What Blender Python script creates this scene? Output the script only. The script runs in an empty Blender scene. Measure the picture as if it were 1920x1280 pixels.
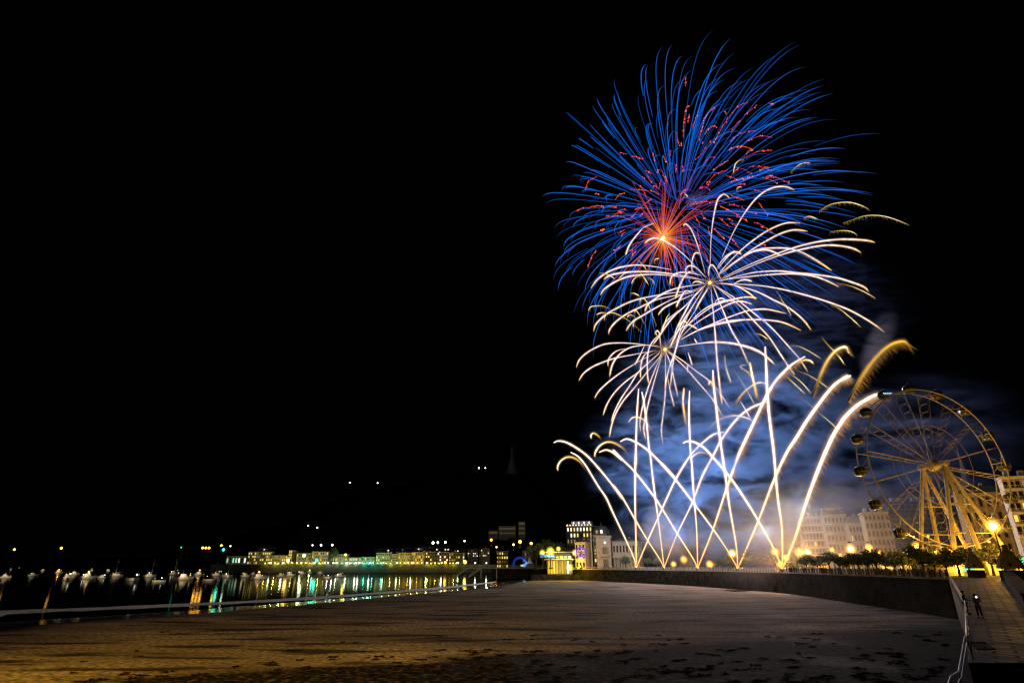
import bpy, bmesh, math, random
from mathutils import Vector, Matrix
R = math.radians
rnd = random.Random(7)
S = bpy.context.scene
COL = S.collection

# ------------------------------------------------------------------ camera
F, PITCH, H = 1060.0, R(21.6), 9.0          # focal length in photo pixels (1920 wide), tilt, eye height above the sand
cam_d = bpy.data.cameras.new('camera'); cam_d.sensor_width = 36.0; cam_d.lens = 36.0 * F / 1920.0
cam_d.clip_start = 0.5; cam_d.clip_end = 6000
cam = bpy.data.objects.new('camera', cam_d); COL.objects.link(cam)
cam.location = (0, 0, H); cam.rotation_euler = (R(90) + PITCH, 0, 0)
S.camera = cam
# ------------------------------------------------------------------ world (night)
W = bpy.data.worlds.new('World'); S.world = W; W.use_nodes = True
bgn = W.node_tree.nodes['Background']
bgn.inputs[0].default_value = (0.30, 0.36, 0.55, 1); bgn.inputs[1].default_value = 0.0010
# ------------------------------------------------------------------ render settings
S.view_settings.view_transform = 'Standard'; S.view_settings.look = 'None'
S.view_settings.exposure = 0.0; S.view_settings.gamma = 1.0
cy = S.cycles
cy.use_denoising = True
cy.max_bounces = 6; cy.diffuse_bounces = 2; cy.glossy_bounces = 3; cy.transparent_max_bounces = 96
cy.volume_bounces = 0; cy.sample_clamp_indirect = 3.0
cy.use_adaptive_sampling = True; cy.adaptive_threshold = 0.01
cy.volume_step_rate = 1.0; cy.volume_max_steps = 256
cy.pixel_filter_type = 'BLACKMAN_HARRIS'; cy.filter_width = 1.3

# ------------------------------------------------------------------ where a photo pixel lies in the place
cP, sP = math.cos(PITCH), math.sin(PITCH)
def ray(px, py):
    xd = (px - 960) / F; yd = (640 - py) / F
    return Vector((xd, cP - yd * sP, sP + yd * cP))
def at(px, py, Y):
    d = ray(px, py); return Vector((0, 0, H)) + d * (Y / d.y)
def onz(px, py, z=0.0):
    d = ray(px, py); return Vector((0, 0, H)) + d * ((z - H) / d.z)
def px_of(p):
    d = p - Vector((0, 0, H)); a = d.y * cP + d.z * sP
    return 960 + F * d.x / a, 640 - F * (-d.y * sP + d.z * cP) / a

# ------------------------------------------------------------------ helpers
class MB:
    def __init__(s): s.v = []; s.f = []; s.c = []
    def add(s, vs, fs, col=None):
        n = len(s.v); s.v += [tuple(v) for v in vs]; s.f += [tuple(i + n for i in f) for f in fs]
        if col is not None: s.c += col if isinstance(col, list) else [col] * len(vs)
        return s
    def box(s, c, d, rz=0.0, col=None):
        x, y, z = d[0] / 2, d[1] / 2, d[2] / 2; ca, sa = math.cos(rz), math.sin(rz)
        vs = []
        for k in (-z, z):
            for (i, j) in ((-x, -y), (x, -y), (x, y), (-x, y)):
                vs.append((c[0] + i * ca - j * sa, c[1] + i * sa + j * ca, c[2] + k))
        return s.add(vs, [(3, 2, 1, 0), (4, 5, 6, 7), (0, 1, 5, 4), (1, 2, 6, 5), (2, 3, 7, 6), (3, 0, 4, 7)], col)
    def tube(s, pts, rad, n=6, col=None, cap=True):
        pts = [Vector(p) for p in pts]; m = len(pts)
        rs = rad if isinstance(rad, (list, tuple)) else [rad] * m
        t0 = (pts[1] - pts[0]).normalized()
        u = t0.cross(Vector((0, 0, 1)))
        if u.length < 1e-4: u = t0.cross(Vector((0, 1, 0)))
        u.normalize(); vs = []; cs = []
        for i, p in enumerate(pts):
            t = (pts[min(i + 1, m - 1)] - pts[max(i - 1, 0)])
            if t.length > 1e-9:
                t.normalize(); u = u - t * u.dot(t)
                if u.length < 1e-6: u = t.orthogonal()
                u.normalize()
            w = t.cross(u)
            for k in range(n):
                a = 2 * math.pi * k / n
                vs.append(p + (u * math.cos(a) + w * math.sin(a)) * rs[i])
                if col is not None: cs.append(col[i] if isinstance(col, list) else col)
        fs = [(i * n + k, i * n + (k + 1) % n, (i + 1) * n + (k + 1) % n, (i + 1) * n + k) for i in range(m - 1) for k in range(n)]
        if cap: fs += [tuple(range(n - 1, -1, -1)), tuple((m - 1) * n + k for k in range(n))]
        return s.add(vs, fs, cs if col is not None else None)
    def lathe(s, c, prof, n=12, col=None):
        vs = []; m = len(prof)
        for (r, z) in prof:
            for k in range(n):
                a = 2 * math.pi * (k + .5) / n; vs.append((c[0] + r * math.cos(a), c[1] + r * math.sin(a), c[2] + z))
        fs = [(i * n + k, i * n + (k + 1) % n, (i + 1) * n + (k + 1) % n, (i + 1) * n + k) for i in range(m - 1) for k in range(n)]
        fs += [tuple(range(n - 1, -1, -1)), tuple((m - 1) * n + k for k in range(n))]
        return s.add(vs, fs, col)
    def ball(s, c, r, n=8, m=5, col=None, sz=1.0):
        prof = [(max(r * math.sin(math.pi * i / m), r * .02), -r * sz * math.cos(math.pi * i / m)) for i in range(m + 1)]
        return s.lathe(c, prof, n, col)
    def build(s, name, mat, parent=None, smooth=False, loc=None):
        me = bpy.data.meshes.new(name); me.from_pydata(s.v, [], s.f); me.materials.append(mat)
        if s.c:
            at_ = me.color_attributes.new('glow', 'FLOAT_COLOR', 'POINT')
            buf = []
            for c in s.c: buf += [c[0], c[1], c[2], 1.0]
            at_.data.foreach_set('color', buf)
        if smooth: me.polygons.foreach_set('use_smooth', [True] * len(me.polygons))
        o = bpy.data.objects.new(name, me); COL.objects.link(o)
        if loc is not None: o.location = loc
        if parent is not None: par(o, parent)
        return o
def par(o, p):
    o.parent = p; o.matrix_parent_inverse = Matrix.Translation(p.location).inverted() if p.type == 'EMPTY' and p.rotation_euler.z == 0 else p.matrix_world.inverted()
def tag(o, label=None, cat=None, group=None, kind=None):
    if label: o['label'] = label
    if cat: o['category'] = cat
    if group: o['group'] = group
    if kind: o['kind'] = kind
    return o
def thing(name, label, cat, loc=(0, 0, 0), group=None):
    o = bpy.data.objects.new(name, None); COL.objects.link(o); o.location = loc; o.empty_display_size = .5
    return tag(o, label, cat, group)
def local(name, mb, mat, root, smooth=False):   # mesh given in the root's own coordinates
    o = mb.build(name, mat, None, smooth); o.parent = root; return o
def dup(o, parent=None):
    c = o.copy(); COL.objects.link(c)
    if parent is not None: c.parent = parent
    for ch in list(o.children): dup(ch, c)
    return c
def lamp_light(name, loc, power, color, radius=.25, parent=None):
    d = bpy.data.lights.new(name, 'POINT'); d.energy = power; d.color = color; d.shadow_soft_size = radius
    o = bpy.data.objects.new(name, d); COL.objects.link(o); o.location = loc
    if parent is not None: par(o, parent)
    return o

# ------------------------------------------------------------------ materials
def mat(name, col, rough=.6, metal=0.0, noise=None, bump=0.0, bscale=3.0, emit=None, estr=1.0, spec=.4):
    m = bpy.data.materials.new(name); m.use_nodes = True; nt = m.node_tree; b = nt.nodes['Principled BSDF']
    b.inputs['Base Color'].default_value = (*col, 1); b.inputs['Roughness'].default_value = rough
    b.inputs['Metallic'].default_value = metal; b.inputs['Specular IOR Level'].default_value = spec if rough < .75 else spec * .12
    if noise:
        sc, amt = noise
        g = nt.nodes.new('ShaderNodeNewGeometry'); n = nt.nodes.new('ShaderNodeTexNoise'); n.inputs['Scale'].default_value = sc; n.inputs['Detail'].default_value = 5
        nt.links.new(g.outputs['Position'], n.inputs['Vector'])
        r = nt.nodes.new('ShaderNodeValToRGB'); r.color_ramp.elements[0].position = .3; r.color_ramp.elements[1].position = .7
        r.color_ramp.elements[0].color = (*[c * (1 - amt) for c in col], 1); r.color_ramp.elements[1].color = (*[min(1, c * (1 + amt)) for c in col], 1)
        nt.links.new(n.outputs['Fac'], r.inputs['Fac']); nt.links.new(r.outputs['Color'], b.inputs['Base Color'])
    if bump:
        g2 = nt.nodes.new('ShaderNodeNewGeometry'); n2 = nt.nodes.new('ShaderNodeTexNoise'); n2.inputs['Scale'].default_value = bscale; n2.inputs['Detail'].default_value = 4
        nt.links.new(g2.outputs['Position'], n2.inputs['Vector'])
        bp = nt.nodes.new('ShaderNodeBump'); bp.inputs['Strength'].default_value = bump; bp.inputs['Distance'].default_value = .05
        nt.links.new(n2.outputs['Fac'], bp.inputs['Height']); nt.links.new(bp.outputs['Normal'], b.inputs['Normal'])
    if emit:
        b.inputs['Emission Color'].default_value = (*emit, 1); b.inputs['Emission Strength'].default_value = estr
        m.cycles.emission_sampling = 'NONE'
    return m
def masonry(m, sx=.55, sz=1.0):
    nt = m.node_tree; L = nt.links.new; b = nt.nodes['Principled BSDF']; g = nt.nodes.new('ShaderNodeNewGeometry'); sp = nt.nodes.new('ShaderNodeSeparateXYZ'); L(g.outputs['Position'], sp.inputs[0])
    a = nt.nodes.new('ShaderNodeMath'); a.operation = 'MULTIPLY_ADD'; a.inputs[1].default_value = -.8; L(sp.outputs['Y'], a.inputs[0]); L(sp.outputs['X'], a.inputs[2])
    cb = nt.nodes.new('ShaderNodeCombineXYZ'); L(a.outputs[0], cb.inputs[0]); L(sp.outputs['Z'], cb.inputs[1])
    br = nt.nodes.new('ShaderNodeTexBrick'); br.inputs['Scale'].default_value = sx; br.inputs['Mortar Size'].default_value = .025; br.inputs['Color1'].default_value = (.8, .8, .8, 1); br.inputs['Color2'].default_value = (.35, .35, .35, 1); br.inputs['Mortar'].default_value = (.08, .08, .08, 1); L(cb.outputs[0], br.inputs['Vector'])
    old = b.inputs['Base Color'].links[0].from_socket; mx = nt.nodes.new('ShaderNodeMix'); mx.data_type = 'RGBA'; mx.blend_type = 'MULTIPLY'; mx.inputs[0].default_value = 1; L(old, mx.inputs[6]); L(br.outputs['Color'], mx.inputs[7]); L(mx.outputs[2], b.inputs['Base Color'])
def slabs(m):
    nt = m.node_tree; L = nt.links.new; b = nt.nodes['Principled BSDF']; g = nt.nodes.new('ShaderNodeNewGeometry'); mp = nt.nodes.new('ShaderNodeMapping'); mp.inputs['Rotation'].default_value = (0, 0, R(37)); L(g.outputs['Position'], mp.inputs[0])
    br = nt.nodes.new('ShaderNodeTexBrick'); br.inputs['Scale'].default_value = .28; br.inputs['Mortar Size'].default_value = .03; br.inputs['Color1'].default_value = (1, 1, 1, 1); br.inputs['Color2'].default_value = (.30, .28, .26, 1); br.inputs['Mortar'].default_value = (.05, .05, .05, 1); L(mp.outputs[0], br.inputs['Vector'])
    old = b.inputs['Base Color'].links[0].from_socket; mx = nt.nodes.new('ShaderNodeMix'); mx.data_type = 'RGBA'; mx.blend_type = 'MULTIPLY'; mx.inputs[0].default_value = 1; L(old, mx.inputs[6]); L(br.outputs['Color'], mx.inputs[7]); L(mx.outputs[2], b.inputs['Base Color'])
    b.inputs['Specular IOR Level'].default_value = .18
    rr = nt.nodes.new('ShaderNodeMapRange'); rr.inputs[3].default_value = .85; rr.inputs[4].default_value = .5; L(br.outputs['Color'], rr.inputs[0]); L(rr.outputs[0], b.inputs['Roughness'])
def spark_mat(name, soft):
    m = bpy.data.materials.new(name); m.use_nodes = True; nt = m.node_tree; nt.nodes.clear()
    o = nt.nodes.new('ShaderNodeOutputMaterial'); e = nt.nodes.new('ShaderNodeEmission'); a = nt.nodes.new('ShaderNodeAttribute'); a.attribute_name = 'glow'
    nt.links.new(a.outputs['Color'], e.inputs['Color'])
    if soft:
        t = nt.nodes.new('ShaderNodeBsdfTransparent'); ad = nt.nodes.new('ShaderNodeAddShader')
        nt.links.new(e.outputs[0], ad.inputs[0]); nt.links.new(t.outputs[0], ad.inputs[1]); nt.links.new(ad.outputs[0], o.inputs['Surface'])
    else: nt.links.new(e.outputs[0], o.inputs['Surface'])
    m.cycles.emission_sampling = 'NONE'; return m
M = {
 'spark': spark_mat('burning_spark', False), 'glow': spark_mat('spark_glow', True),
 'stone': mat('wall_stone', (.055, .042, .030), .9, noise=(.4, .8), bump=.6, bscale=1.5),
 'stone_lt': mat('pale_stone', (.36, .31, .25), .85, noise=(1.2, .25)),
 'sandstone': mat('sandstone', (.42, .33, .22), .85, noise=(.8, .2)),
 'pink': mat('pale_render', (.33, .29, .27), .85, noise=(.4, .15)),
 'cream': mat('cream_render', (.36, .31, .24), .85, noise=(.5, .2)),
 'grey': mat('grey_render', (.26, .26, .26), .85, noise=(.5, .2)),
 'dark': mat('dark_render', (.07, .065, .06), .85, noise=(.5, .3)),
 'white': mat('white_paint', (.72, .70, .67), .6, noise=(.5, .12)),
 'green_glass': mat('green_net', (.012, .040, .040), .5, noise=(.3, .3)),
 'slate': mat('slate_roof', (.06, .065, .075), .6, noise=(1.0, .3)),
 'tile': mat('tile_roof', (.12, .07, .05), .8, noise=(1.0, .3)),
 'frame': mat('window_frame', (.20, .185, .17), .6),
 'pane': mat('dark_pane', (.02, .022, .026), .12, spec=.6),
 'iron': mat('dark_iron', (.035, .033, .03), .5, .6),
 'steel': mat('handrail_steel', (.55, .52, .48), .35, .8, noise=(3.0, .25)),
 'wheel': mat('wheel_paint', (.33, .29, .22), .5, .1, noise=(.6, .2)),
 'cabin': mat('cabin_shell', (.04, .045, .055), .3, noise=(2.0, .3)),
 'glass': mat('cabin_glass', (.03, .04, .055), .08, spec=.8),
 'rail': mat('rail_paint', (.40, .37, .33), .6),
 'paving': mat('paving', (.065, .050, .034), .42, noise=(.5, .7), bump=.5, bscale=2.0),
 'plaza': mat('plaza_paving', (.14, .13, .12), .8, noise=(.2, .3)),
 'bark': mat('bark', (.06, .045, .03), .9, noise=(6, .4)),
 'leaf': mat('leaf', (.06, .08, .022), .7, noise=(.7, .6)),
 'leaf2': mat('hill_leaf', (.012, .017, .007), .8, noise=(.15, .6)),
 'hull': mat('boat_hull', (.62, .60, .56), .35, noise=(1.0, .2)),
 'hull_b': mat('boat_hull_dark', (.05, .07, .12), .35),
 'wood': mat('boat_wood', (.20, .12, .06), .5, noise=(3, .3)),
 'skin': mat('skin', (.42, .26, .18), .6), 'hair': mat('hair', (.02, .015, .012), .5),
 'shirt_l': mat('khaki_cloth', (.22, .19, .13), .9, noise=(8, .2)), 'cloth_d': mat('dark_cloth', (.02, .02, .025), .9, noise=(8, .3)),
 'shirt_g': mat('grey_cloth', (.14, .13, .12), .9, noise=(8, .2)), 'shoe': mat('shoe', (.03, .03, .03), .6),
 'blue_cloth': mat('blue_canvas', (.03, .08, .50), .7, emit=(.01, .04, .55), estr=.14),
 'tent': mat('pale_canvas', (.60, .58, .52), .8),
 'statue': mat('weathered_stone', (.16, .18, .16), .9, noise=(.5, .2)),
}
masonry(M['stone']); slabs(M['paving'])
def emat(name, col, s): return mat(name, tuple(.04 + .12 * c for c in col), .5, emit=col, estr=s)
E = {
 'amber': emat('lamp_amber', (1, .46, .05), 5), 'warm': emat('lamp_warm', (1, .66, .22), 7), 'yellow': emat('lamp_yellow', (1, .72, .08), 5),
 'greenish': emat('lamp_greenish', (.72, 1, .52), 4), 'teal': emat('lamp_teal', (.03, 1, .62), 4), 'white': emat('lamp_white', (.85, 1, .92), 7),
 'win_y': emat('lit_window_yellow', (1, .70, .14), 1.1), 'win_w': emat('lit_window_white', (1, .92, .72), 1.5), 'win_o': emat('lit_window_orange', (1, .45, .06), 1.0),
 'win_d': emat('dim_window', (1, .75, .25), .22), 'win_g': emat('lit_window_green', (.35, 1, .55), .9),
 'purple': emat('purple_neon', (.20, .06, .85), .6), 'phone': emat('phone_screen', (.45, .85, 1), 3.0), 'cab': emat('cabin_led', (.35, .65, 1), 2.5),
 'flame': emat('mortar_flame', (1, .36, .04), 5.0), 'blue': emat('blue_panel', (.05, .10, 1), 1.0), 'gold_in': emat('kiosk_interior', (1, .60, .02), .75),
}
LC = {'amber': (1, .44, .05), 'warm': (1, .55, .12), 'yellow': (.95, .82, .08), 'greenish': (.72, 1, .55), 'teal': (.05, 1, .65), 'white': (.85, 1, .92)}

# ================================================================== SETTING
WATER = [(-420, 1215), (-200, 1190), (0, 1166), (150, 1158), (350, 1145), (600, 1125), (780, 1110), (870, 1102), (940, 1091), (985, 1085.5), (1010, 1082.5)]
WL = [onz(x, y, -.45) for x, y in WATER]
BASE_PX = [(1020, 1083.5), (1060, 1086), (1250, 1095), (1420, 1107), (1520, 1118), (1600, 1130), (1700, 1144), (1800, 1160)]
BP = [onz(x, y, 0) for x, y in BASE_PX]
def cat(pts, sub=6):
    P = [Vector(p) for p in pts]; out = []
    for i in range(len(P) - 1):
        a, b, c, d = P[max(i - 1, 0)], P[i], P[i + 1], P[min(i + 2, len(P) - 1)]
        for k in range(sub):
            t = k / sub
            out.append(.5 * ((2 * b) + (c - a) * t + (2 * a - 5 * b + 4 * c - d) * t * t + (3 * b - a - 3 * c + d) * t ** 3))
    out.append(P[-1]); return out
WALL = cat(BP, 5)
PROM = 6.9
def wall_at(px):                       # the point of the sea wall that stands at this place along the curve
    for a, b in zip(WALL, WALL[1:]):
        xa, xb = px_of(Vector((a.x, a.y, PROM)))[0], px_of(Vector((b.x, b.y, PROM)))[0]
        if xa <= px <= xb: return a.lerp(b, (px - xa) / (xb - xa))
    return WALL[-1].copy() if px > 1500 else WALL[0].copy()
def signed(x, y):                      # metres landward of the waterline
    best = 1e9; sg = 1
    for a, b in zip(WL, WL[1:]):
        dx, dy = b.x - a.x, b.y - a.y; L = dx * dx + dy * dy
        t = max(0, min(1, ((x - a.x) * dx + (y - a.y) * dy) / L))
        qx, qy = a.x + dx * t - x, a.y + dy * t - y; d = qx * qx + qy * qy
        if d < best: best = d; sg = 1 if (dx * (y - a.y) - dy * (x - a.x)) < 0 else -1
    return sg * math.sqrt(best)
def sand_z(x, y):
    d = signed(x, y)
    if d < 0: return max(-4, -.45 + d * .03)
    return min(0.0, -.45 + d * .022)
def build_beach():
    xs = [-420 + 12 * i for i in range(28)] + [-84 + 5 * i for i in range(44)]; xs = [x for x in xs if x < 140]
    ys = [12 + 4 * i for i in range(20)] + [92 + 7 * i for i in range(60)]
    vs = []; fs = []; nx = len(xs)
    for y in ys:
        for x in xs: vs.append((x, y, sand_z(x, y) + .05 * math.sin(x * .21 + y * .11) * math.sin(y * .17)))
    for j in range(len(ys) - 1):
        for i in range(nx - 1): fs.append((j * nx + i, j * nx + i + 1, (j + 1) * nx + i + 1, (j + 1) * nx + i))
    m = bpy.data.materials.new('beach_sand'); m.use_nodes = True; nt = m.node_tree; N = nt.nodes.new; L = nt.links.new; b = nt.nodes['Principled BSDF']
    g = N('ShaderNodeNewGeometry'); sep = N('ShaderNodeSeparateXYZ'); L(g.outputs['Position'], sep.inputs[0])
    def noise(scale, det, sx=1, sy=1):
        mp = N('ShaderNodeMapping'); mp.inputs['Scale'].default_value = (sx, sy, 1); L(g.outputs['Position'], mp.inputs['Vector'])
        n = N('ShaderNodeTexNoise'); n.inputs['Scale'].default_value = scale; n.inputs['Detail'].default_value = det; L(mp.outputs[0], n.inputs['Vector']); return n.outputs['Fac']
    def math_(op, a, bb, clamp=False):
        n = N('ShaderNodeMath'); n.operation = op; n.use_clamp = clamp
        for i, v in enumerate((a, bb)):
            if isinstance(v, (int, float)): n.inputs[i].default_value = v
            else: L(v, n.inputs[i])
        return n.outputs[0]
    def mixc(f, c1, c2):
        n = N('ShaderNodeMix'); n.data_type = 'RGBA'
        L(f, n.inputs[0])
        for i, v in ((6, c1), (7, c2)):
            if isinstance(v, tuple): n.inputs[i].default_value = (*v, 1)
            else: L(v, n.inputs[i])
        return n.outputs[2]
    def rng(v, a, bb, lo=0.0, hi=1.0):
        n = N('ShaderNodeMapRange'); n.inputs[1].default_value = a; n.inputs[2].default_value = bb; n.inputs[3].default_value = lo; n.inputs[4].default_value = hi; L(v, n.inputs[0]); return n.outputs[0]
    grain = noise(1.6, 8); broad = noise(.05, 5, .6, 1.6); streak = noise(.16, 5, .35, 1.6)
    c = mixc(rng(grain, .42, .58), (.15, .105, .080), (.45, .335, .255))
    c = mixc(rng(broad, .38, .62, 0, .75), c, (.11, .082, .062))
    c = mixc(rng(streak, .53, .61, 0, .9), c, (.022, .017, .013))                        # damp hollows and weed lines
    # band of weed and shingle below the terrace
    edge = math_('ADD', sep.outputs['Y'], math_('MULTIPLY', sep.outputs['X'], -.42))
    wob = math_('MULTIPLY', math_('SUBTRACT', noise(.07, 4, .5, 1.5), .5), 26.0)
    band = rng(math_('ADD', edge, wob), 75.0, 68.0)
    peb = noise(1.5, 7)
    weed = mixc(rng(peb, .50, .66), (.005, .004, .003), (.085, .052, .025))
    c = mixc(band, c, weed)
    wet = rng(sep.outputs['Z'], -.02, -.22)
    c = mixc(wet, c, (.035, .03, .025))
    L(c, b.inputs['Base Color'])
    L(rng(wet, 0, 1, .9, .13), b.inputs['Roughness'])
    L(rng(wet, 0, 1, .03, .45), b.inputs['Specular IOR Level'])
    bp = N('ShaderNodeBump'); bp.inputs['Distance'].default_value = .35
    L(rng(wet, 0, 1, .75, .0), bp.inputs['Strength'])
    hh = math_('ADD', math_('MULTIPLY', noise(.55, 6), .5), math_('MULTIPLY', peb, .12)); L(hh, bp.inputs['Height']); L(bp.outputs[0], b.inputs['Normal'])
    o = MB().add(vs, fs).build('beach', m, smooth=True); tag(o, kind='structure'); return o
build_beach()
def build_sea():
    m = bpy.data.materials.new('sea_water'); m.use_nodes = True; nt = m.node_tree; b = nt.nodes['Principled BSDF']; L = nt.links.new
    b.inputs['Base Color'].default_value = (.002, .004, .006, 1); b.inputs['Roughness'].default_value = .045; b.inputs['IOR'].default_value = 1.33
    g = nt.nodes.new('ShaderNodeNewGeometry'); n = nt.nodes.new('ShaderNodeTexNoise'); n.inputs['Scale'].default_value = .35; n.inputs['Detail'].default_value = 3
    mp = nt.nodes.new('ShaderNodeMapping'); mp.inputs['Scale'].default_value = (.5, 1.4, 1); L(g.outputs['Position'], mp.inputs[0]); L(mp.outputs[0], n.inputs['Vector'])
    bp = nt.nodes.new('ShaderNodeBump'); bp.inputs['Strength'].default_value = .06; bp.inputs['Distance'].default_value = .3; L(n.outputs['Fac'], bp.inputs['Height']); L(bp.outputs[0], b.inputs['Normal'])
    w2 = nt.nodes.new('ShaderNodeBsdfPrincipled'); w2.inputs['Base Color'].default_value = (.002, .003, .004, 1); w2.inputs['Roughness'].default_value = .9; w2.inputs['Specular IOR Level'].default_value = 0
    mx = nt.nodes.new('ShaderNodeMixShader'); mx.inputs[0].default_value = .38; L(w2.outputs[0], mx.inputs[1]); L(b.outputs[0], mx.inputs[2]); L(mx.outputs[0], nt.nodes['Material Output'].inputs['Surface'])
    o = MB().add([(-2500, -200, -.5), (600, -200, -.5), (600, 2600, -.5), (-2500, 2600, -.5)], [(0, 1, 2, 3)]).build('sea', m); tag(o, kind='structure')
build_sea()
def build_foam():
    line = [(-420, 1192), (-200, 1172), (0, 1148), (150, 1142), (330, 1134), (500, 1126), (650, 1116), (800, 1104), (890, 1095), (930, 1090)]
    P = cat([onz(x, y, -.46) for x, y in line], 10); vs = []; fs = []; n = len(P)
    for i, p in enumerate(P):
        t = (P[min(i + 1, n - 1)] - P[max(i - 1, 0)]).normalized(); nn = Vector((-t.y, t.x, 0))
        f = i / (n - 1); wd = (6.4 * (1 - f) + 3.2 * f) * (1 + .25 * math.sin(i * 1.3) + .2 * math.sin(i * .37)) * (1 if f < .93 else max(.1, (1 - f) / .07))
        for k, h in ((-1, -.02), (-.5, .16), (.4, .24), (1, -.02)): vs.append(p + nn * wd * k + Vector((0, 0, h)))
    for i in range(n - 1):
        for k in range(3): fs.append((i * 4 + k, i * 4 + k + 1, i * 4 + k + 5, i * 4 + k + 4))
    m = mat('foam', (.90, .86, .85), .8, noise=(1.4, .25), bump=.5, bscale=2.5)
    o = MB().add(vs, fs).build('sea_foam', m); tag(o, 'long white line of breaking foam along the waterline', 'foam', kind='stuff')
build_foam()
def puddles():
    m = mat('standing_water', (.012, .011, .010), .05, spec=.9); rs = random.Random(4)
    for (x, y, rx, ry) in ((1010, 1086.2, 24, 1.6), (1385, 1107, 26, 1.1), (905, 1101, 30, 1.2)):
        vs = []; n = 28
        for k in range(n):
            a = 2 * math.pi * k / n; q = 1 + .25 * math.sin(3 * a + x) + .15 * math.sin(7 * a)
            p = onz(x + rx * math.cos(a) * q, y + ry * math.sin(a) * q, 0); vs.append((p.x, p.y, sand_z(p.x, p.y) + .075))
        o = MB().add(vs, [tuple(range(n - 1, -1, -1))]).build('puddle', m); tag(o, kind='structure')
puddles()
def weed():
    rs = random.Random(31); mb = MB()
    for _ in range(300):
        x, y = rs.uniform(120, 1780), 1180 + 100 * rs.random() ** .8; lim = 1285 - (x - 300) * .075
        if y < lim - 30 and rs.random() < .82: continue
        p = onz(x, y, 0); r_ = rs.uniform(.15, .9)
        for _ in range(7):
            a = rs.uniform(0, 6.283); l = r_ * rs.uniform(.5, 1.2); q = Vector((p.x + rs.uniform(-.3, .3), p.y + rs.uniform(-.3, .3), sand_z(p.x, p.y) + .05)); d = Vector((math.cos(a) * 1.6, math.sin(a), 0)); n_ = Vector((-d.y, d.x, 0)) * rs.uniform(.08, .2)
            mb.add([q - n_, q + n_, q + d * l * .6 + Vector((0, 0, rs.uniform(.02, .13))) + n_ * .6, q + d * l], [(0, 1, 2, 3)])
    tag(mb.build('seaweed', mat('seaweed', (.016, .010, .005), 1.0, noise=(2.0, .7), spec=0.0)), 'dark scraps of seaweed strewn over the near sand', 'seaweed', kind='stuff')
weed()
# promenade deck behind the wall, and the ramp coming down from it
corner = WALL[-1]
def build_promenade():
    vs = [(p.x, p.y, PROM) for p in WALL]; n = len(vs)
    vs += [(corner.x + 12, corner.y + 1, PROM), (420, corner.y + 1, PROM), (420, 900, PROM), (WALL[0].x - 40, 900, PROM), (WALL[0].x - 40, WALL[0].y + 2, PROM)]
    o = MB().add(vs, [tuple(range(len(vs)))]).build('promenade', M['plaza']); tag(o, kind='structure')
build_promenade()
RY0, RY1, RZ0 = 31.0, corner.y + 1.0, 4.65
def ramp_z(y): return RZ0 + (y - RY0) * (PROM - RZ0) / (RY1 - RY0)
def on_ramp(px, py, up=0.0):
    d = ray(px, py); lo, hi = 5.0, 300.0
    for _ in range(60):
        mid = (lo + hi) / 2; z = H + d.z * mid / d.y
        if z > ramp_z(mid) + up: lo = mid
        else: hi = mid
    return Vector((0, 0, H)) + d * (lo / d.y)
def build_ramp():
    eL = [onz(1815, 1240, RZ0), on_ramp(1810, 1150), Vector((corner.x + .5, RY1, PROM))]
    eL[0] = Vector((eL[0].x * RY0 / eL[0].y, RY0, RZ0))
    vs = []; fs = []; k = 14
    for i in range(k + 1):
        f = i / k; y = RY0 + (RY1 - RY0) * f
        if y < eL[1].y: x = eL[0].x + (eL[1].x - eL[0].x) * (y - RY0) / (eL[1].y - RY0)
        else: x = eL[1].x + (eL[2].x - eL[1].x) * (y - eL[1].y) / (RY1 - eL[1].y)
        z = ramp_z(y); vs += [(x, y, -1), (x, y, z), (x + 60, y, z), (x + 60, y, -1)]
    for i in range(k):
        a = i * 4; b = a + 4
        fs += [(a, a + 1, b + 1, b), (a + 1, a + 2, b + 2, b + 1), (a + 2, a + 3, b + 3, b + 2)]
    fs += [(0, 3, 2, 1)]
    o = MB().add(vs, fs).build('ramp', M['paving']); tag(o, kind='structure')
    return eL
RAMP_EDGE = build_ramp()
def ramp_edge_x(y):
    a, b, c = RAMP_EDGE
    return a.x + (b.x - a.x) * (y - RY0) / (b.y - RY0) if y < b.y else b.x + (c.x - b.x) * (y - b.y) / (RY1 - b.y)
# sea wall with its courses and coping
def build_wall():
    t = thing('sea_wall', 'long curved dark stone sea wall between the beach and the promenade', 'wall', (WALL[0].x, WALL[0].y, 0))
    pts = [WALL[0] + Vector((-40, 6, 0))] + WALL
    def strip(z0, z1, fwd, back):
        vs = []; fs = []; n = len(pts)
        for i, p in enumerate(pts):
            d = (pts[min(i + 1, n - 1)] - pts[max(i - 1, 0)]).normalized(); nn = Vector((d.y, -d.x, 0)).normalized()
            if nn.y > 0: nn = -nn
            for q, z in ((nn * fwd[0], z0), (nn * fwd[1], z1), (-nn * back, z1), (-nn * back, z0)): vs.append(p + q + Vector((0, 0, z - p.z)))
        for i in range(n - 1):
            for k in range(4): fs.append((i * 4 + k, i * 4 + (k + 1) % 4, i * 4 + 4 + (k + 1) % 4, i * 4 + 4 + k))
        fs += [(0, 1, 2, 3), tuple((n - 1) * 4 + k for k in (3, 2, 1, 0))]
        return MB().add(vs, fs)
    strip(-1.5, 6.55, (1.0, .35), .5).build('masonry', M['stone'], t)
    strip(6.55, 7.0, (.62, .62), .5).build('coping', M['stone_lt'], t)
    for px in (1190, 1262, 1330, 1405, 1470, 1560, 1640, 1730):
        p = wall_at(px); MB().tube([(p.x + .1, p.y - .95, .3), (p.x + .1, p.y - .75, 6.3)], .09, 6).build('drain_pipe', M['iron'], t)
build_wall()
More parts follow.
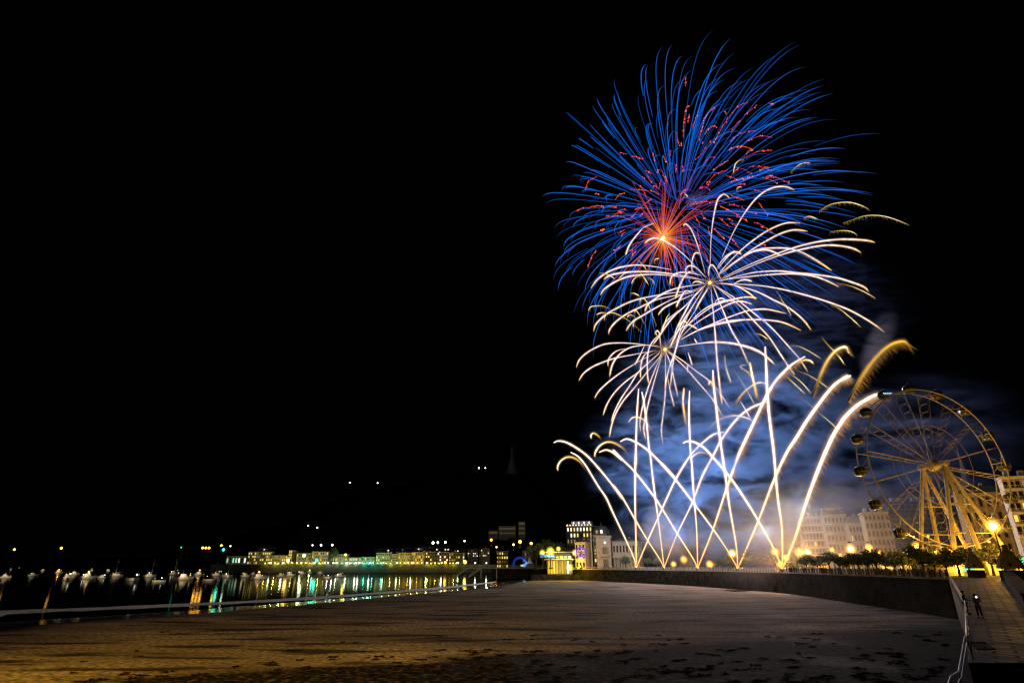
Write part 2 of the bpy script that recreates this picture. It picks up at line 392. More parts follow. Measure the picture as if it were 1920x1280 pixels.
# promenade railing: posts and balustrade
def build_railing():
    t = thing('promenade_railing', 'pale balustrade with dark posts running along the top of the sea wall', 'railing', (corner.x, corner.y, PROM))
    pts = [p for p in WALL]; L = 0; seg = []
    for a, b in zip(pts, pts[1:]): seg.append((L, a, b)); L += (b - a).length
    def along(s):
        for (l0, a, b) in reversed(seg):
            if s >= l0: return a + (b - a).normalized() * (s - l0), (b - a).normalized()
    def rail(z, r):
        MB().tube([(p.x, p.y + .25, z) for p in pts], r, 5).build('rail', M['rail'], t)
    rail(8.12, .085); rail(7.14, .06); rail(7.86, .04)
    post = None; s = L - .3; n = 0; bars = {}
    while s > 0 and n < 98:
        p, d = along(s); step = 2.2 if n < 70 else 4.0
        mb = MB(); mb.box((0, 0, .6), (.28, .28, 1.2)); mb.box((0, 0, 1.24), (.36, .36, .09))
        if post is None: post = mb.build('post', M['iron']); o = post
        else: o = post.copy(); COL.objects.link(o)
        o.location = (p.x, p.y + .25, 7.02); par(o, t)
        p2, _ = along(max(0, s - step / 2)); b = MB(); b.box((p2.x, p2.y + .25, 7.5), (step - .34, .07, .60), math.atan2(d.y, d.x))
        b.build('baluster_panel', M['rail'], t)
        s -= step; n += 1
build_railing()
# Hill behind the old harbour
def build_hill():
    prof = [(-120, 1052), (60, 1048), (300, 1040), (390, 1030), (480, 990), (560, 975), (640, 930), (720, 915), (820, 890), (900, 884), (960, 874), (1010, 905), (1060, 950), (1110, 985), (1180, 1005), (1260, 1020), (1400, 1030)]
    vs = []; fs = []; rows = [(1014, 0), (1060, .30), (1105, .55), (1150, .80), (1196, 1.0), (1300, .85), (1430, .2)]
    P = cat([(x, y, 0) for x, y in prof], 4); n = len(P); rr = random.Random(3)
    for (Y, f) in rows:
        for p in P:
            q = at(p.x, p.y, 1196); z0 = 6.8; z = z0 + max(0, q.z - z0) * f + (rr.uniform(-3, 3) if 0 < f else 0)
            vs.append((q.x * (Y / 1196) ** .3, Y, z))
    for j in range(len(rows) - 1):
        for i in range(n - 1): fs.append((j * n + i, j * n + i + 1, (j + 1) * n + i + 1, (j + 1) * n + i))
    o = MB().add(vs, fs).build('hill', M['leaf2']); tag(o, kind='structure')
build_hill()
QY, QZ = 898.0, 10.6
def build_quay():
    a = at(395, 1060, QY).x; b = at(1010, 1060, QY).x
    o = MB().box(((a + b) / 2, QY + 60, QZ / 2 - 1.5), (b - a, 120, QZ + 3)).build('harbour_quay', M['dark']); tag(o, kind='structure')
build_quay()

# ================================================================== FIREWORKS
def px_list(ox, oy, s, txt):
    return [(ox + float(a) / s, oy + float(b) / s) for a, b in (q.split(',') for q in txt.split())]
def smooth2(p, sub=4):
    return [(v.x, v.y) for v in cat([(x, y, 0) for x, y in p], sub)]
def lerp3(a, b, t): return tuple(x + (y - x) * t for x, y in zip(a, b))
def stops(st, t):
    for (t0, c0), (t1, c1) in zip(st, st[1:]):
        if t <= t1: return lerp3(c0, c1, max(0, min(1, (t - t0) / max(1e-6, t1 - t0))))
    return st[-1][1]
def trail(pix, Y, dY, sub=4):           # a traced path laid out in the air: depth Y at its root, drifting by dY to its tip
    q = smooth2(pix, sub); n = len(q)
    return [at(x, y, Y + dY * (i / (n - 1)) ** 1.3) for i, (x, y) in enumerate(q)]
PXM = 1 / F
def mpp(p): return (p - Vector((0, 0, H))).length / F * .97      # metres per photo pixel at a point

# ---- comets climbing from five racks on the promenade
RACK_PX = [1195, 1247, 1311, 1387, 1472]
RACK = []
for x in RACK_PX:
    p = wall_at(x); RACK.append(Vector((p.x, p.y + 1.6, PROM)))
ordn = ['first', 'second', 'third', 'fourth', 'fifth']
for i, p in enumerate(RACK):
    t = thing('firework_rack', 'small mortar rack spitting orange flame on the promenade edge, %s of five from the left' % ordn[i], 'mortar rack', p, 'mortar racks along the promenade edge')
    b = MB(); b.box((p.x, p.y, p.z + .25), (2.0, .8, .5)); b.build('crate', M['wood'], t)
    for k in range(3):
        MB().tube([(p.x - .6 + .6 * k, p.y, p.z + .4), (p.x - .72 + .72 * k, p.y, p.z + 1.25)], .16, 8).build('mortar_tube', M['iron'], t)
    fl = MB(); sc = mpp(p) * 3.0
    for k in range(9):
        a = R(-42 + 84 * k / 8 + rnd.uniform(-4, 4)); ln = sc * rnd.uniform(1.4, 3.2)
        q = Vector((p.x, p.y, p.z + 1.1)); d = Vector((math.sin(a), rnd.uniform(-.2, .2), math.cos(a)))
        fl.tube([q, q + d * ln * .5, q + d * ln], [sc * .13, sc * .16, .02], 5, col=[(4, 1.6, .3), (2.2, .6, .05), (.6, .12, .01)])
    fl.ball((p.x, p.y, p.z + 1.3), sc * .5, 8, 5, col=(5, 2.3, .5))
    fl.build('flame', M['spark'], t)
    lamp_light('rack_light', (p.x, p.y, p.z + 3), 9000, (1, .42, .10), .6, t)

HOT = [(0, (2.2, .75, .12)), (.07, (2.6, 1.35, .38)), (.22, (1.9, 1.5, .95)), (.5, (1.7, 1.5, 1.35)), (1, (1.7, 1.52, 1.6))]
def fringe(mb, P, t0, t1, per, ln, lean, colr, rs, jit=.3):
    n = len(P)
    for i in range(int(n * t0), max(int(n * t1) - 1, 0)):
        for _ in range(per):
            f = rs.random(); a = P[i].lerp(P[i + 1], f); m_ = mpp(a); l = ln * m_ * rs.uniform(.35, 1.1)
            d = Vector((lean + rs.uniform(-jit, jit), rs.uniform(-.6, .6), -1 + rs.uniform(-.35, .35))).normalized()
            k = rs.uniform(.5, 1.2); c = tuple(x * k for x in colr)
            mb.tube([a, a + d * l * .5, a + d * l + Vector((0, 0, -l * .12))], [m_ * .27, m_ * .22, m_ * .10], 3, col=[c, tuple(x * .6 for x in c), tuple(x * .12 for x in c)], cap=False)
def comet(name, label, pix, Y, dY, w, fr=(0, 0, 0, 0), hot=HOT, halo=(.30, .17, .07), fade0=0.0, group='comet trails rising from the promenade', seed=1, sub=6, w0=.35, tipw=.45, fcol=(.95, .52, .24)):
    P = trail(pix, Y, dY, sub); n = len(P); rs = random.Random(seed)
    t = thing(name, label, 'firework trail', P[0], group)
    rad = []; cols = []; hcols = []; hr = []
    for i, p in enumerate(P):
        f = i / (n - 1); ww = w0 + (1 - w0) * min(1, f / .35)
        if f > .8: ww *= 1 - (1 - tipw) * ((f - .8) / .2) ** 1.5
        m_ = mpp(p); rad.append(max(.02, ww * w * .26 * m_ * rs.uniform(.92, 1.08)))
        c = stops(hot, f); k = 1.0 if f > fade0 else (f / max(fade0, 1e-6)) ** 1.5
        cols.append(tuple(x * k for x in c)); hr.append(rad[-1])
        hcols.append(tuple(x * k * (.35 + .65 * min(1, f / .2)) for x in halo))
    MB().tube(P, rad, 6, col=cols).build('burning_core', M['spark'], t, smooth=True)
    for g, s in ((1.6, .50), (2.4, .20), (3.6, .07)):
        MB().tube(P, [r * g for r in hr], 7, col=[tuple(x * s for x in c) for c in hcols], cap=False).build('glow_sheath', M['glow'], t, smooth=True)
    if fr[2]:
        mb = MB(); fringe(mb, P, fr[0], fr[1], fr[2], fr[3], .75, fcol, rs)
        tag(mb.build('spark_fringe', M['spark'], t), kind='stuff')
    return P
G_ = (1150, 850, 5); E_ = (1030, 720, 6); F_ = (1270, 640, 6); H_ = (1450, 560, 5)
def J(*parts):
    out = []
    for (o, txt) in parts: out += px_list(*o, txt)
    return out
CW = [
 (1, 'outermost left comet trail, bending over low above the lit kiosk', J((G_, '222,1045 190,970 100,770 0,560'), (E_, '640,1278 560,1160 480,1030 400,900 320,810 240,765')), 4.6, (0, 0, 0, 0)),
 (2, 'long white comet trail leaning left with its lavender tip farthest left of all', J((G_, '478,1045 430,980 320,810 200,610 90,420 0,300'), (E_, '820,1278 700,1120 560,950 420,800 280,700 180,650 100,638 50,658')), 5.0, (0, 0, 0, 0)),
 (3, 'left leaning comet trail from the third rack, curling over beside a golden old trail', J((G_, '795,1050 740,970 600,750 460,520 380,400 200,170 100,70 0,-30'), (E_, '820,850 720,770 640,738 560,765')), 5.0, (0, 0, 0, 0)),
 (4, 'left leaning comet trail from the fourth rack, its tip crossing two vertical trails', J((G_, '1180,1055 1060,890 930,700 750,460 580,240 450,90'), (E_, '1400,1040 1250,880 1100,735 970,650 870,615 800,645')), 5.4, (0, 0, 0, 0)),
 (5, 'left leaning comet trail from the rightmost rack, ending in a low hook', J((G_, '1605,1060 1500,880 1360,630 1250,450 1100,230 930,30'), (E_, '1740,715 1640,655 1560,640 1505,662')), 5.6, (0, 0, 0, 0)),
 (1, 'upright comet trail standing almost plumb above the leftmost rack', J((G_, '224,1045 212,800 205,500 205,200 210,0'), (E_, '970,900 975,650 985,350 1005,50')), 5.6, (.25, .95, 1, 5)),
 (2, 'upright comet trail leaning slightly left from the second rack, meeting its neighbour at the top', J((G_, '485,1045 450,850 410,540 370,230 345,0'), (E_, '1120,700 1090,400 1060,180 1040,85')), 5.6, (.2, .9, 1, 5)),
 (3, 'upright slender comet trail from the third rack beside a shorter golden one', J((G_, '802,1055 780,700 755,400 735,100 725,0'), (E_, '1580,600 1570,300 1578,75')), 5.0, (.1, .95, 1, 6)),
 (4, 'upright comet trail from the fourth rack with a bead of light near its top', J((G_, '1185,1055 1150,850 1090,500 1050,200 1020,0'), (F_, '465,980 435,720 410,500 400,320')), 5.8, (.08, .95, 3, 12)),
 (5, 'tallest upright comet trail, rising from the rightmost rack', J((G_, '1612,1060 1580,700 1540,400 1505,0'), (F_, '1060,1050 1030,800 1010,550 1000,300 988,60')), 6.4, (.08, .95, 3, 12)),
 (1, 'right leaning comet trail from the leftmost rack, arching over the middle of the show', J((G_, '228,1045 325,810 460,510 590,230 720,20'), (F_, '260,1160 380,1060 450,1030 525,1018')), 5.8, (.2, .95, 2, 10)),
 (2, 'right leaning comet trail from the second rack, ending flat at a thin tip', J((G_, '490,1045 600,750 740,460 830,220 940,10'), (F_, '480,1130 580,980 700,840 820,750 920,705 995,682')), 6.0, (.2, .95, 3, 12)),
 (3, 'right leaning comet trail from the third rack with a long furry fringe and two tips', J((G_, '820,1050 930,720 1050,360 1110,190 1180,0'), (F_, '760,1120 850,930 930,760 1010,600 1100,450 1200,340 1300,250 1435,170')), 7.2, (.06, .97, 10, 14)),
 (4, 'right leaning comet trail from the fourth rack, ending in a violet point', J((G_, '1195,1050 1350,650 1500,260 1620,0'), (F_, '1340,1080 1450,900 1570,730 1700,560 1800,460 1920,390'), (H_, '650,755 725,720')), 7.8, (.06, .97, 10, 14)),
 (5, 'outermost right comet trail, brightest and thickest, curving behind the wheel cabins', J((G_, '1622,1060 1700,800 1800,480 1920,150'), (F_, '1740,1080 1850,900'), (H_, '660,1120 770,1010 870,945 960,900 1060,885')), 9.2, (.06, .98, 12, 17)),
]
LIGHTPTS = []
for i, (k, label, pix, w, fr) in enumerate(CW):
    p = RACK[k - 1]; pix[0] = px_of(p + Vector((0, 0, 1.0)))
    P = comet('comet_trail', label, pix, p.y, [6, -8, 5, 9, -5, 4, -6, 8, -4, 6, 3, 5, 8, -3, 4][i], w, fr, seed=i + 10)
    LIGHTPTS.append(P)
OLD = [(0, (.2, .09, .01)), (.3, (.75, .38, .025)), (.55, (1.4, .9, .35)), (.8, (2.0, 1.7, 1.3)), (1, (1.1, .5, .10))]
OLDG = [(0, (.16, .07, .008)), (.3, (.50, .23, .012)), (.7, (1.05, .50, .035)), (1, (1.0, .40, .04))]
def old(label, o, txt, Y, w, fr=(0, 0, 0, 0), hot=OLD, sd=1, halo=(.22, .13, .03), fcol=(.5, .30, .06)):
    comet('spent_comet', label, px_list(*o, txt), Y, rnd.uniform(-6, 6), w, fr, hot, halo, .25, 'fading golden comet tips', sd, 6, .6, .5, fcol)
old('largest golden comet tip with a shaggy fringe, floating left of the wheel top', H_, '700,960 760,850 830,730 920,600 1020,490 1120,420 1220,400 1262,432', 235, 6.5, (.02, 1, 6, 17), OLDG, 51, fcol=(.62, .30, .035))
old('white headed golden comet tip hooking over between the violet point and the shaggy one', H_, '360,920 420,770 490,610 560,510 620,465 680,455 710,510', 250, 6.5, (.02, 1, 6, 12), OLD, 52)
old('golden arc of a spent comet passing behind the two tallest upright trails', F_, '630,750 680,660 750,570 850,490 930,460 1000,475', 300, 4.6, (.1, .9, 2, 9), OLD, 53)
old('wide low golden arc of a spent comet ending at the furry two tipped trail', F_, '290,1070 370,960 470,880 580,840 680,835 780,860 840,890', 310, 4.6, (.1, .9, 2, 8), OLD, 54)
old('short upright spent comet, white above and golden below, near the tallest trail', F_, '910,685 890,600 870,500 840,370 815,232', 270, 6.0, (.1, .9, 2, 8), OLD, 55)
old('short upright spent comet with a golden foot beside the slender trail', F_, '112,1000 85,850 65,680 75,522', 315, 5.4, (.1, .8, 1, 5), OLD, 56)
old('lowest left golden hook tucked under the outermost left trail', E_, '415,990 360,890 280,830 200,820 130,860 95,920 95,970', 352, 4.6, (.4, 1, 1, 4), OLD, 57)
old('arched golden hook between two left leaning tips, with a shaggy dark leg', E_, '910,830 840,730 740,665 650,650 570,690 520,760 510,815', 345, 5.0, (.05, 1, 2, 4), OLD, 58)
old('smallest golden hook, above the arched one on the far left', E_, '590,630 550,580 500,550 470,570 470,610', 350, 4.0, (.4, 1, 1, 4), OLD, 59)
old('golden hook crossing the two upright trails on the left', E_, '1200,590 1120,470 1060,400 990,370 930,380 890,430', 335, 4.4, (.4, 1, 1, 4), OLD, 60)
old('pale low hook nested in the crossing of the middle trails', E_, '1820,810 1740,770 1680,770 1620,805 1590,840', 320, 4.4, (.4, 1, 1, 4), OLD, 61)
old('thin second tip peeling away from the furry trail', F_, '1300,285 1400,217 1480,210 1530,245', 255, 4.0, (.2, 1, 2, 8), OLD, 62)
old('small bead shaped hook beside the top of the fourth upright trail', F_, '410,560 395,500 380,455 362,455 355,490', 298, 5.0, (0, 0, 0, 0), OLD, 63)
for P in LIGHTPTS:
    pass
# lights of the comets themselves (they light the smoke, the sand and the walls)
USED = []
k = 0
for i, P in enumerate(LIGHTPTS):
    n = len(P)
    for f in (.20, .42, .66):
        q = P[int(f * (n - 1))]
        if any((q - z).length < 17 for z in USED): continue
        USED.append(q); lamp_light('comet_light', q, 9500, (.80, .86, 1.0), 2.5); k += 1

# ---- two white willow shells
A_ = (1060, 400, 5); B_ = (1330, 330, 5); C_ = (1060, 580, 5); D_ = (1330, 500, 5)
W1 = [
 (A_, '1310,560 1250,330 1190,170 1150,115 1125,100 1105,118'), (A_, '1310,600 1170,445 1080,360 980,285 900,245 830,232 780,250 742,285'), (A_, '830,95 740,130 690,180 640,240 600,300 575,360 568,390'),
 (A_, '1190,550 1185,480 1195,420 1215,375 1245,372 1262,382'), (A_, '1325,605 1270,550 1220,505 1170,490 1135,510 1128,550'), (A_, '1475,650 1440,580 1410,520 1380,485 1358,490 1345,530 1345,590'),
 (A_, '1420,515 1470,440 1530,385 1590,362 1650,378'), (A_, '990,528 870,505 760,490 650,485 540,500 440,530 350,580 290,630 240,700'), (A_, '1300,625 1190,600 1050,575 900,555 750,545 600,550 480,565 400,590 360,620'),
 (A_, '1300,630 1160,605 1000,585 850,572 720,575 600,590 500,625 420,670 360,715 330,765'), (A_, '1280,585 1230,570 1150,555 1070,555 1020,575 990,610 982,670'), (A_, '1240,570 1190,545 1150,555 1110,600 1075,670 1050,740 1030,800'),
 (A_, '1330,655 1230,670 1100,690 1000,715 910,755 830,810 770,860 745,920'), (A_, '1300,680 1180,725 1000,745 850,770 700,800 580,840 470,895 390,940 320,1000 280,1050 265,1105'), (A_, '1290,690 1180,740 1000,775 850,810 700,880 580,940 480,1010 420,1080 405,1130'),
 (A_, '1280,690 1100,760 950,830 820,900 720,960 650,1000 600,1050 570,1100'), (A_, '1200,760 1060,820 990,850 920,890 870,950'), (A_, '1190,735 1130,725 1100,760 1060,830 1040,880'),
 (A_, '1310,680 1220,770 1120,870 1020,960 940,1060 880,1150 820,1230'), (A_, '1300,700 1200,860 1110,1000 1040,1130 980,1260'),
 (A_, '1370,665 1390,690 1440,820 1500,960 1560,1100 1620,1200 1665,1290 1720,1420'), (A_, '1365,690 1375,810 1390,960 1405,1130 1412,1230 1425,1400 1450,1640 1470,1790'), (D_, '40,170 100,215 290,370 430,520 560,660 680,840 760,960 800,1010'),
 (D_, '40,165 90,200 250,300 400,420 570,560 720,720 850,870 920,980'), (D_, '60,155 120,158 300,165 500,180 700,215 900,265 1100,325 1300,400 1450,480 1560,550 1640,612'), (D_, '80,155 150,160 300,190 450,235 600,310 720,370 830,450 900,520 955,595'),
 (D_, '60,140 120,128 300,80 450,50 650,40 800,55 1000,75 1200,105 1350,150 1450,190 1490,228'), (D_, '70,138 150,120 350,95 550,75 750,65 900,75 1020,100 1120,140 1212,187'), (D_, '230,160 290,130 340,122 400,137'), (D_, '150,155 250,180 330,220 390,260 437,308'),
 (B_, '70,960 120,900 300,760 450,690 600,675 750,680 850,710 950,760 1050,820 1148,888'), (B_, '90,930 130,890 350,740 450,700 550,695 620,720 672,748'), (B_, '110,960 200,915 400,820 600,740 800,670 1000,620 1200,595 1350,595 1480,605 1550,622'),
 (B_, '110,970 200,930 450,820 700,730 900,680 1080,650 1230,655 1350,680 1422,718'), (B_, '80,940 110,890 230,760 350,650 500,540 620,475 730,440 850,440'), (B_, '120,920 250,800 400,690 550,600 680,535 800,505 920,518'),
 (B_, '8,830 15,600 30,450 50,330 75,230 110,185 140,170 192,208'), (B_, '120,760 210,560 280,430 350,320 430,220 520,145 620,105 720,102 798,132'),
 (B_, '80,870 150,780 200,730 240,708 300,735'), (A_, '1190,660 1215,640 1250,640 1300,655'), (A_, '1400,830 1440,800 1480,800 1525,835'),
 (A_, '1320,665 1260,720 1190,800 1120,930 1050,1060'), (A_, '1345,690 1320,730 1270,810 1220,900'),
]
W1B = [  # golden broken pieces
 (B_, '1030,325 1060,308 1130,270 1220,250 1320,248 1420,275 1490,310'), (B_, '1250,440 1340,412 1430,380 1530,368 1640,378 1750,410 1860,455'), (B_, '880,395 940,378 1010,402'), (B_, '1130,525 1230,512 1320,518 1380,547'),
 (D_, '1190,150 1320,180 1400,210 1480,250 1552,293'), (D_, '1140,350 1200,380 1280,440 1350,500 1407,553'), (D_, '630,220 680,310 720,370 767,455'), (D_, '1050,655 1120,740 1180,800 1230,860 1262,908'), (D_, '420,622 490,640 550,682'),
 (D_, '760,735 850,750 950,800 1042,858'), (D_, '820,970 940,1020 1050,1090 1122,1142'), (D_, '690,1000 790,1090 900,1192'), (D_, '730,985 850,1070 952,1182'), (D_, '780,1180 860,1230 930,1280 1030,1370 1160,1480 1262,1600'),
 (D_, '140,830 160,950 207,1088'), (D_, '215,940 330,1120 425,1290'), (D_, '290,930 380,1010 400,1040'), (A_, '665,415 700,455 740,500 760,530'), (A_, '320,555 400,575 462,612'), (A_, '770,600 810,620 837,662'), (A_, '690,540 730,590 775,660'),
 (A_, '610,745 650,750 692,772'), (A_, '415,888 360,870 300,865 240,875 215,908'), (A_, '390,935 340,930 290,948'), (A_, '720,1112 600,1010 500,950 430,930 380,950 362,1000'), (A_, '850,1045 820,960 780,860 740,800 705,805 698,850'),
 (A_, '660,970 610,950 578,972'), (A_, '745,1040 700,960 665,910 645,925'), (A_, '660,1000 640,1030 637,1062'), (A_, '830,455 845,430 880,422'), (A_, '740,590 680,590 640,620 620,660'), (A_, '620,540 560,560 500,610'),
 ((1250, 150, 5), '720,740 670,760 640,800 625,870'), ((1250, 150, 5), '1160,865 1220,810 1280,780 1342,775'), ((1250, 150, 5), '655,1040 665,1010 700,1000'), ((1250, 150, 5), '165,1050 180,1075 200,1095'), (A_, '980,930 950,980 925,1060'),
]
W2 = [
 (C_, '880,352 790,338 650,320 500,313 370,325 270,365 190,415 130,475 103,542'), (C_, '890,350 800,335 700,338 600,360 520,410 460,480 430,550 415,632'), (C_, '560,368 490,385 440,420 405,470 400,527'), (C_, '850,385 730,405 600,430 470,455 350,495 250,540 170,600 127,667'),
 (C_, '860,400 720,470 600,540 480,620 380,700 310,770 274,832'), (C_, '890,390 780,500 680,590 560,680 460,780 390,890 354,992'), (C_, '890,395 860,430 700,570 600,720 520,840 460,960 430,1055'), (C_, '900,400 880,450 780,570 650,730 540,860 470,980 430,1100 414,1195'),
 (C_, '905,405 880,470 830,590 770,750 720,930 700,1050 705,1142'), (C_, '910,405 890,480 840,650 790,830 750,1010 735,1120 752,1215'), (C_, '930,385 937,450 940,600 935,800 915,1000 900,1130 915,1262'), (C_, '932,380 945,405 990,520 1020,660 1056,818'),
 (C_, '960,640 990,790 1020,907'), (C_, '940,375 970,395 1100,480 1230,580 1350,670 1460,800 1540,922'), (C_, '945,385 1000,430 1130,550 1260,700 1380,840 1477,1003'), (C_, '830,388 760,410 720,470 705,560 705,642'), (C_, '900,230 870,245 800,330 770,440 770,600 781,692'),
 (C_, '905,430 890,300 880,220 860,200 845,220 857,242'), (C_, '1060,10 940,120 900,220'), (C_, '1035,275 1030,220 1060,150 1110,112 1147,132'), (C_, '965,315 1050,210 1130,150 1180,150 1242,187'), (C_, '1180,0 1080,200 1040,350 1010,500 985,720'),
 (C_, '1240,-20 1100,200 1020,420 960,600 935,760'), (C_, '960,352 1070,345 1200,325 1350,305 1450,303 1600,320 1750,360 1850,410 1910,470 1970,520'), (C_, '1080,345 1350,312 1600,330 1780,385 1900,455 1960,510'),
 (C_, '1100,270 1300,170 1500,85 1700,15 1790,0 1900,0 2070,38'), (C_, '1090,280 1200,215 1350,150 1550,105 1750,95 1900,100 2050,125 2210,197'), (C_, '1080,285 1250,195 1450,135 1670,100'), (C_, '1010,330 1170,120 1300,0 1430,-65 1530,-85 1600,-70'),
 (C_, '1020,330 1150,150 1350,-10 1500,-75 1650,-110 1720,-115 1800,-108'), (C_, '1040,310 1200,150 1400,20 1560,-60 1660,-75 1750,-48'), (C_, '1150,400 1170,460 1190,525'), (C_, '1210,270 1222,295 1235,315'), (C_, '740,340 700,430 650,520'),
 (C_, '1690,520 1640,535 1730,600'), (C_, '1640,860 1690,940 1740,1030'), (C_, '1495,430 1505,540 1550,685'), (C_, '1145,590 1148,545 1150,520'),
]
WHOT = [(0, (.30, .16, .07)), (.14, (.80, .64, .60)), (.4, (1.15, .98, .98)), (.8, (1.35, 1.14, 1.0)), (.94, (1.3, .9, .35)), (1, (.5, .28, .05))]
WOLD = [(0, (.12, .07, .01)), (.35, (.75, .5, .08)), (.75, (1.4, 1.1, .55)), (1, (.8, .45, .08))]
def willow(label, cx, cyy, Y, arcs, broken, w, seed):
    rs = random.Random(seed); c = at(cx, cyy, Y)
    t = thing('willow_burst', label, 'firework burst', c)
    cnt = 0
    for (o, txt) in arcs:
        pix = px_list(*o, txt); d0 = math.hypot(pix[0][0] - cx, pix[0][1] - cyy)
        P = trail(pix, Y + rs.uniform(-3, 3) * d0 / 20, rs.uniform(-38, 38), 5); n = len(P); m_ = mpp(c)
        near = d0 < 30
        cols = []; rad = []
        for i in range(n):
            f = i / (n - 1); cc = stops(WHOT, f if near else .14 + f * .86); k = rs.uniform(.72, 1.12); cols.append(tuple(x * k for x in cc))
            rad.append(w * m_ * (.35 + .65 * min(1, f / .5)) * (1 if f < .9 else 1 - .5 * (f - .9) / .1))
        s = MB().tube(P, rad, 5, col=cols).build('star_trail', M['spark'], t, smooth=True)
        g = MB()
        for gg, st in ((1.9, .16), (3.2, .05)): g.tube(P, [r * gg for r in rad], 6, col=[tuple(x * st * z for x, z in zip(cl, (1.0, .72, .60))) for cl in cols], cap=False)
        g.build('glow_sheath', M['glow'], s, smooth=True)
        fr = MB(); fringe(fr, P, .55, 1.0, 1, 6.5, .25, (.34, .20, .06), rs, .35); tag(fr.build('spark_fringe', M['spark'], s), kind='stuff'); cnt += 1
    for (o, txt) in broken:
        P = trail(px_list(*o, txt), Y + rs.uniform(-35, 35), rs.uniform(-14, 14), 6); n = len(P); m_ = mpp(c); cols = []; rad = []
        for i in range(n):
            f = i / (n - 1); cols.append(stops(WOLD, f)); rad.append(w * m_ * .95 * (.35 + .65 * min(1, f / .4)) * (1 if f < .85 else 1 - .5 * (f - .85) / .15))
        s = MB().tube(P, rad, 5, col=cols).build('golden_ember_trail', M['spark'], t, smooth=True)
        fr = MB(); fringe(fr, P, .0, 1.0, 2, 6.5, .2, (.42, .27, .05), rs, .6); tag(fr.build('spark_fringe', M['spark'], s), kind='stuff')
    core = MB()
    for _ in range(70):
        d = Vector((rs.gauss(0, 1), rs.gauss(0, 1), rs.gauss(0, 1))).normalized(); l = rs.uniform(5, 26) * mpp(c)
        core.tube([c + d * l * .12, c + d * l * .6, c + d * l], [.10, .09, .03], 3, col=[(.9, .45, .08), (.30, .17, .05), (.05, .03, .02)], cap=False)
    core.build('spark_core', M['spark'], t)
    MB().ball(c, 3.0 * mpp(c), 10, 6, col=(3.2, 1.9, .6)).build('break_flash', M['spark'], t)
    lamp_light('willow_light', c + Vector((2, 0, 1)), 66000, (1.0, .84, .86), 4)
willow('big white willow burst with long drooping gold tipped arms', 1331, 530, 300, W1, W1B, .84, 5)
willow('lower white willow burst, smaller, its arms drooping left and down', 1247, 655, 325, W2, [], .80, 6)

# ---- blue shell with a red crackling heart
def blue_shell():
    rs = random.Random(21); Y = 330; c = at(1274, 398, Y); Rr = 101.0
    t = thing('blue_burst', 'huge blue chrysanthemum burst filling the sky above the white willows', 'firework burst', c)
    items = []
    for k in range(380):
        z = 1 - 2 * (k + .5) / 380; a = k * 2.399963 + rs.uniform(-.35, .35); r = math.sqrt(max(0, 1 - z * z))
        d = Vector((r * math.cos(a), z * .98 + rs.uniform(-.1, .1), r * math.sin(a))); d = Vector((d.x, d.y, d.z)).normalized()
        sp = rs.uniform(.80, 1.08) * (1.04 if d.z > .2 else 1.0)
        sp *= (1.0 + .14 * d.z if d.z > 0 else 1.0 - .10 * d.z)
        f0 = rs.choice((.05, .08, .14, .22, .34, .5)) + rs.uniform(-.03, .05)
        f1 = rs.uniform(.86, 1.0)
        pts = []; n = 12
        for i in range(n):
            u = f0 + (f1 - f0) * i / (n - 1)
            q = (1 - math.exp(-2.2 * u)) / (1 - math.exp(-2.2))
            pts.append(c + d * Rr * sp * q + Vector((14 * u * u, 0, -16 * u ** 2.2 + 3 * u)))
        cols = []; rad = []; hue = rs.random()
        base = (.003, .095, .46) if hue < .85 else (.04, .11, .52)
        br = rs.uniform(.4, 1.5)
        for i in range(n):
            g = i / (n - 1); kk = br * (1 if g < .72 else 1 - .86 * ((g - .72) / .28) ** 1.2) * min(1, .45 + g * 2.5)
            cc = lerp3(base, (.03, .075, .26), max(0, (g - .55) / .45))
            near = max(0, 1 - (f0 + (f1 - f0) * g) / .22); cc = lerp3(cc, (.20, .03, .30), near * .75)
            cols.append(tuple(x * kk for x in cc)); rad.append(mpp(c) * (.31 if g < .75 else .31 - .16 * (g - .75) / .25) * (1.25 if br > 1.1 else 1))
        # how long the streak shows in the picture
        a0 = px_of(pts[0]); a1 = px_of(pts[-1]); items.append((math.hypot(a1[0] - a0[0], a1[1] - a0[1]), pts, rad, cols))
    items.sort(key=lambda q: -q[0]); rest = MB(); sheath = MB()
    for i, (l, pts, rad, cols) in enumerate(items):
        if i < 100: MB().tube(pts, rad, 4, col=cols).build('blue_streak', M['spark'], t)
        else: rest.tube(pts, rad, 4, col=cols)
        sheath.tube(pts, [r * 2.4 for r in rad], 5, col=[(x * .05, y_ * .16, z * .22) for x, y_, z in cols], cap=False)
    tag(rest.build('blue_streaks', M['spark'], t), kind='stuff')
    tag(sheath.build('blue_glow', M['glow'], t), kind='stuff')
    lamp_light('blue_light', c, 30000, (.25, .4, 1.0), 6)
blue_shell()
J_ = (1250, 150, 5); K_ = (1000, 250, 5)
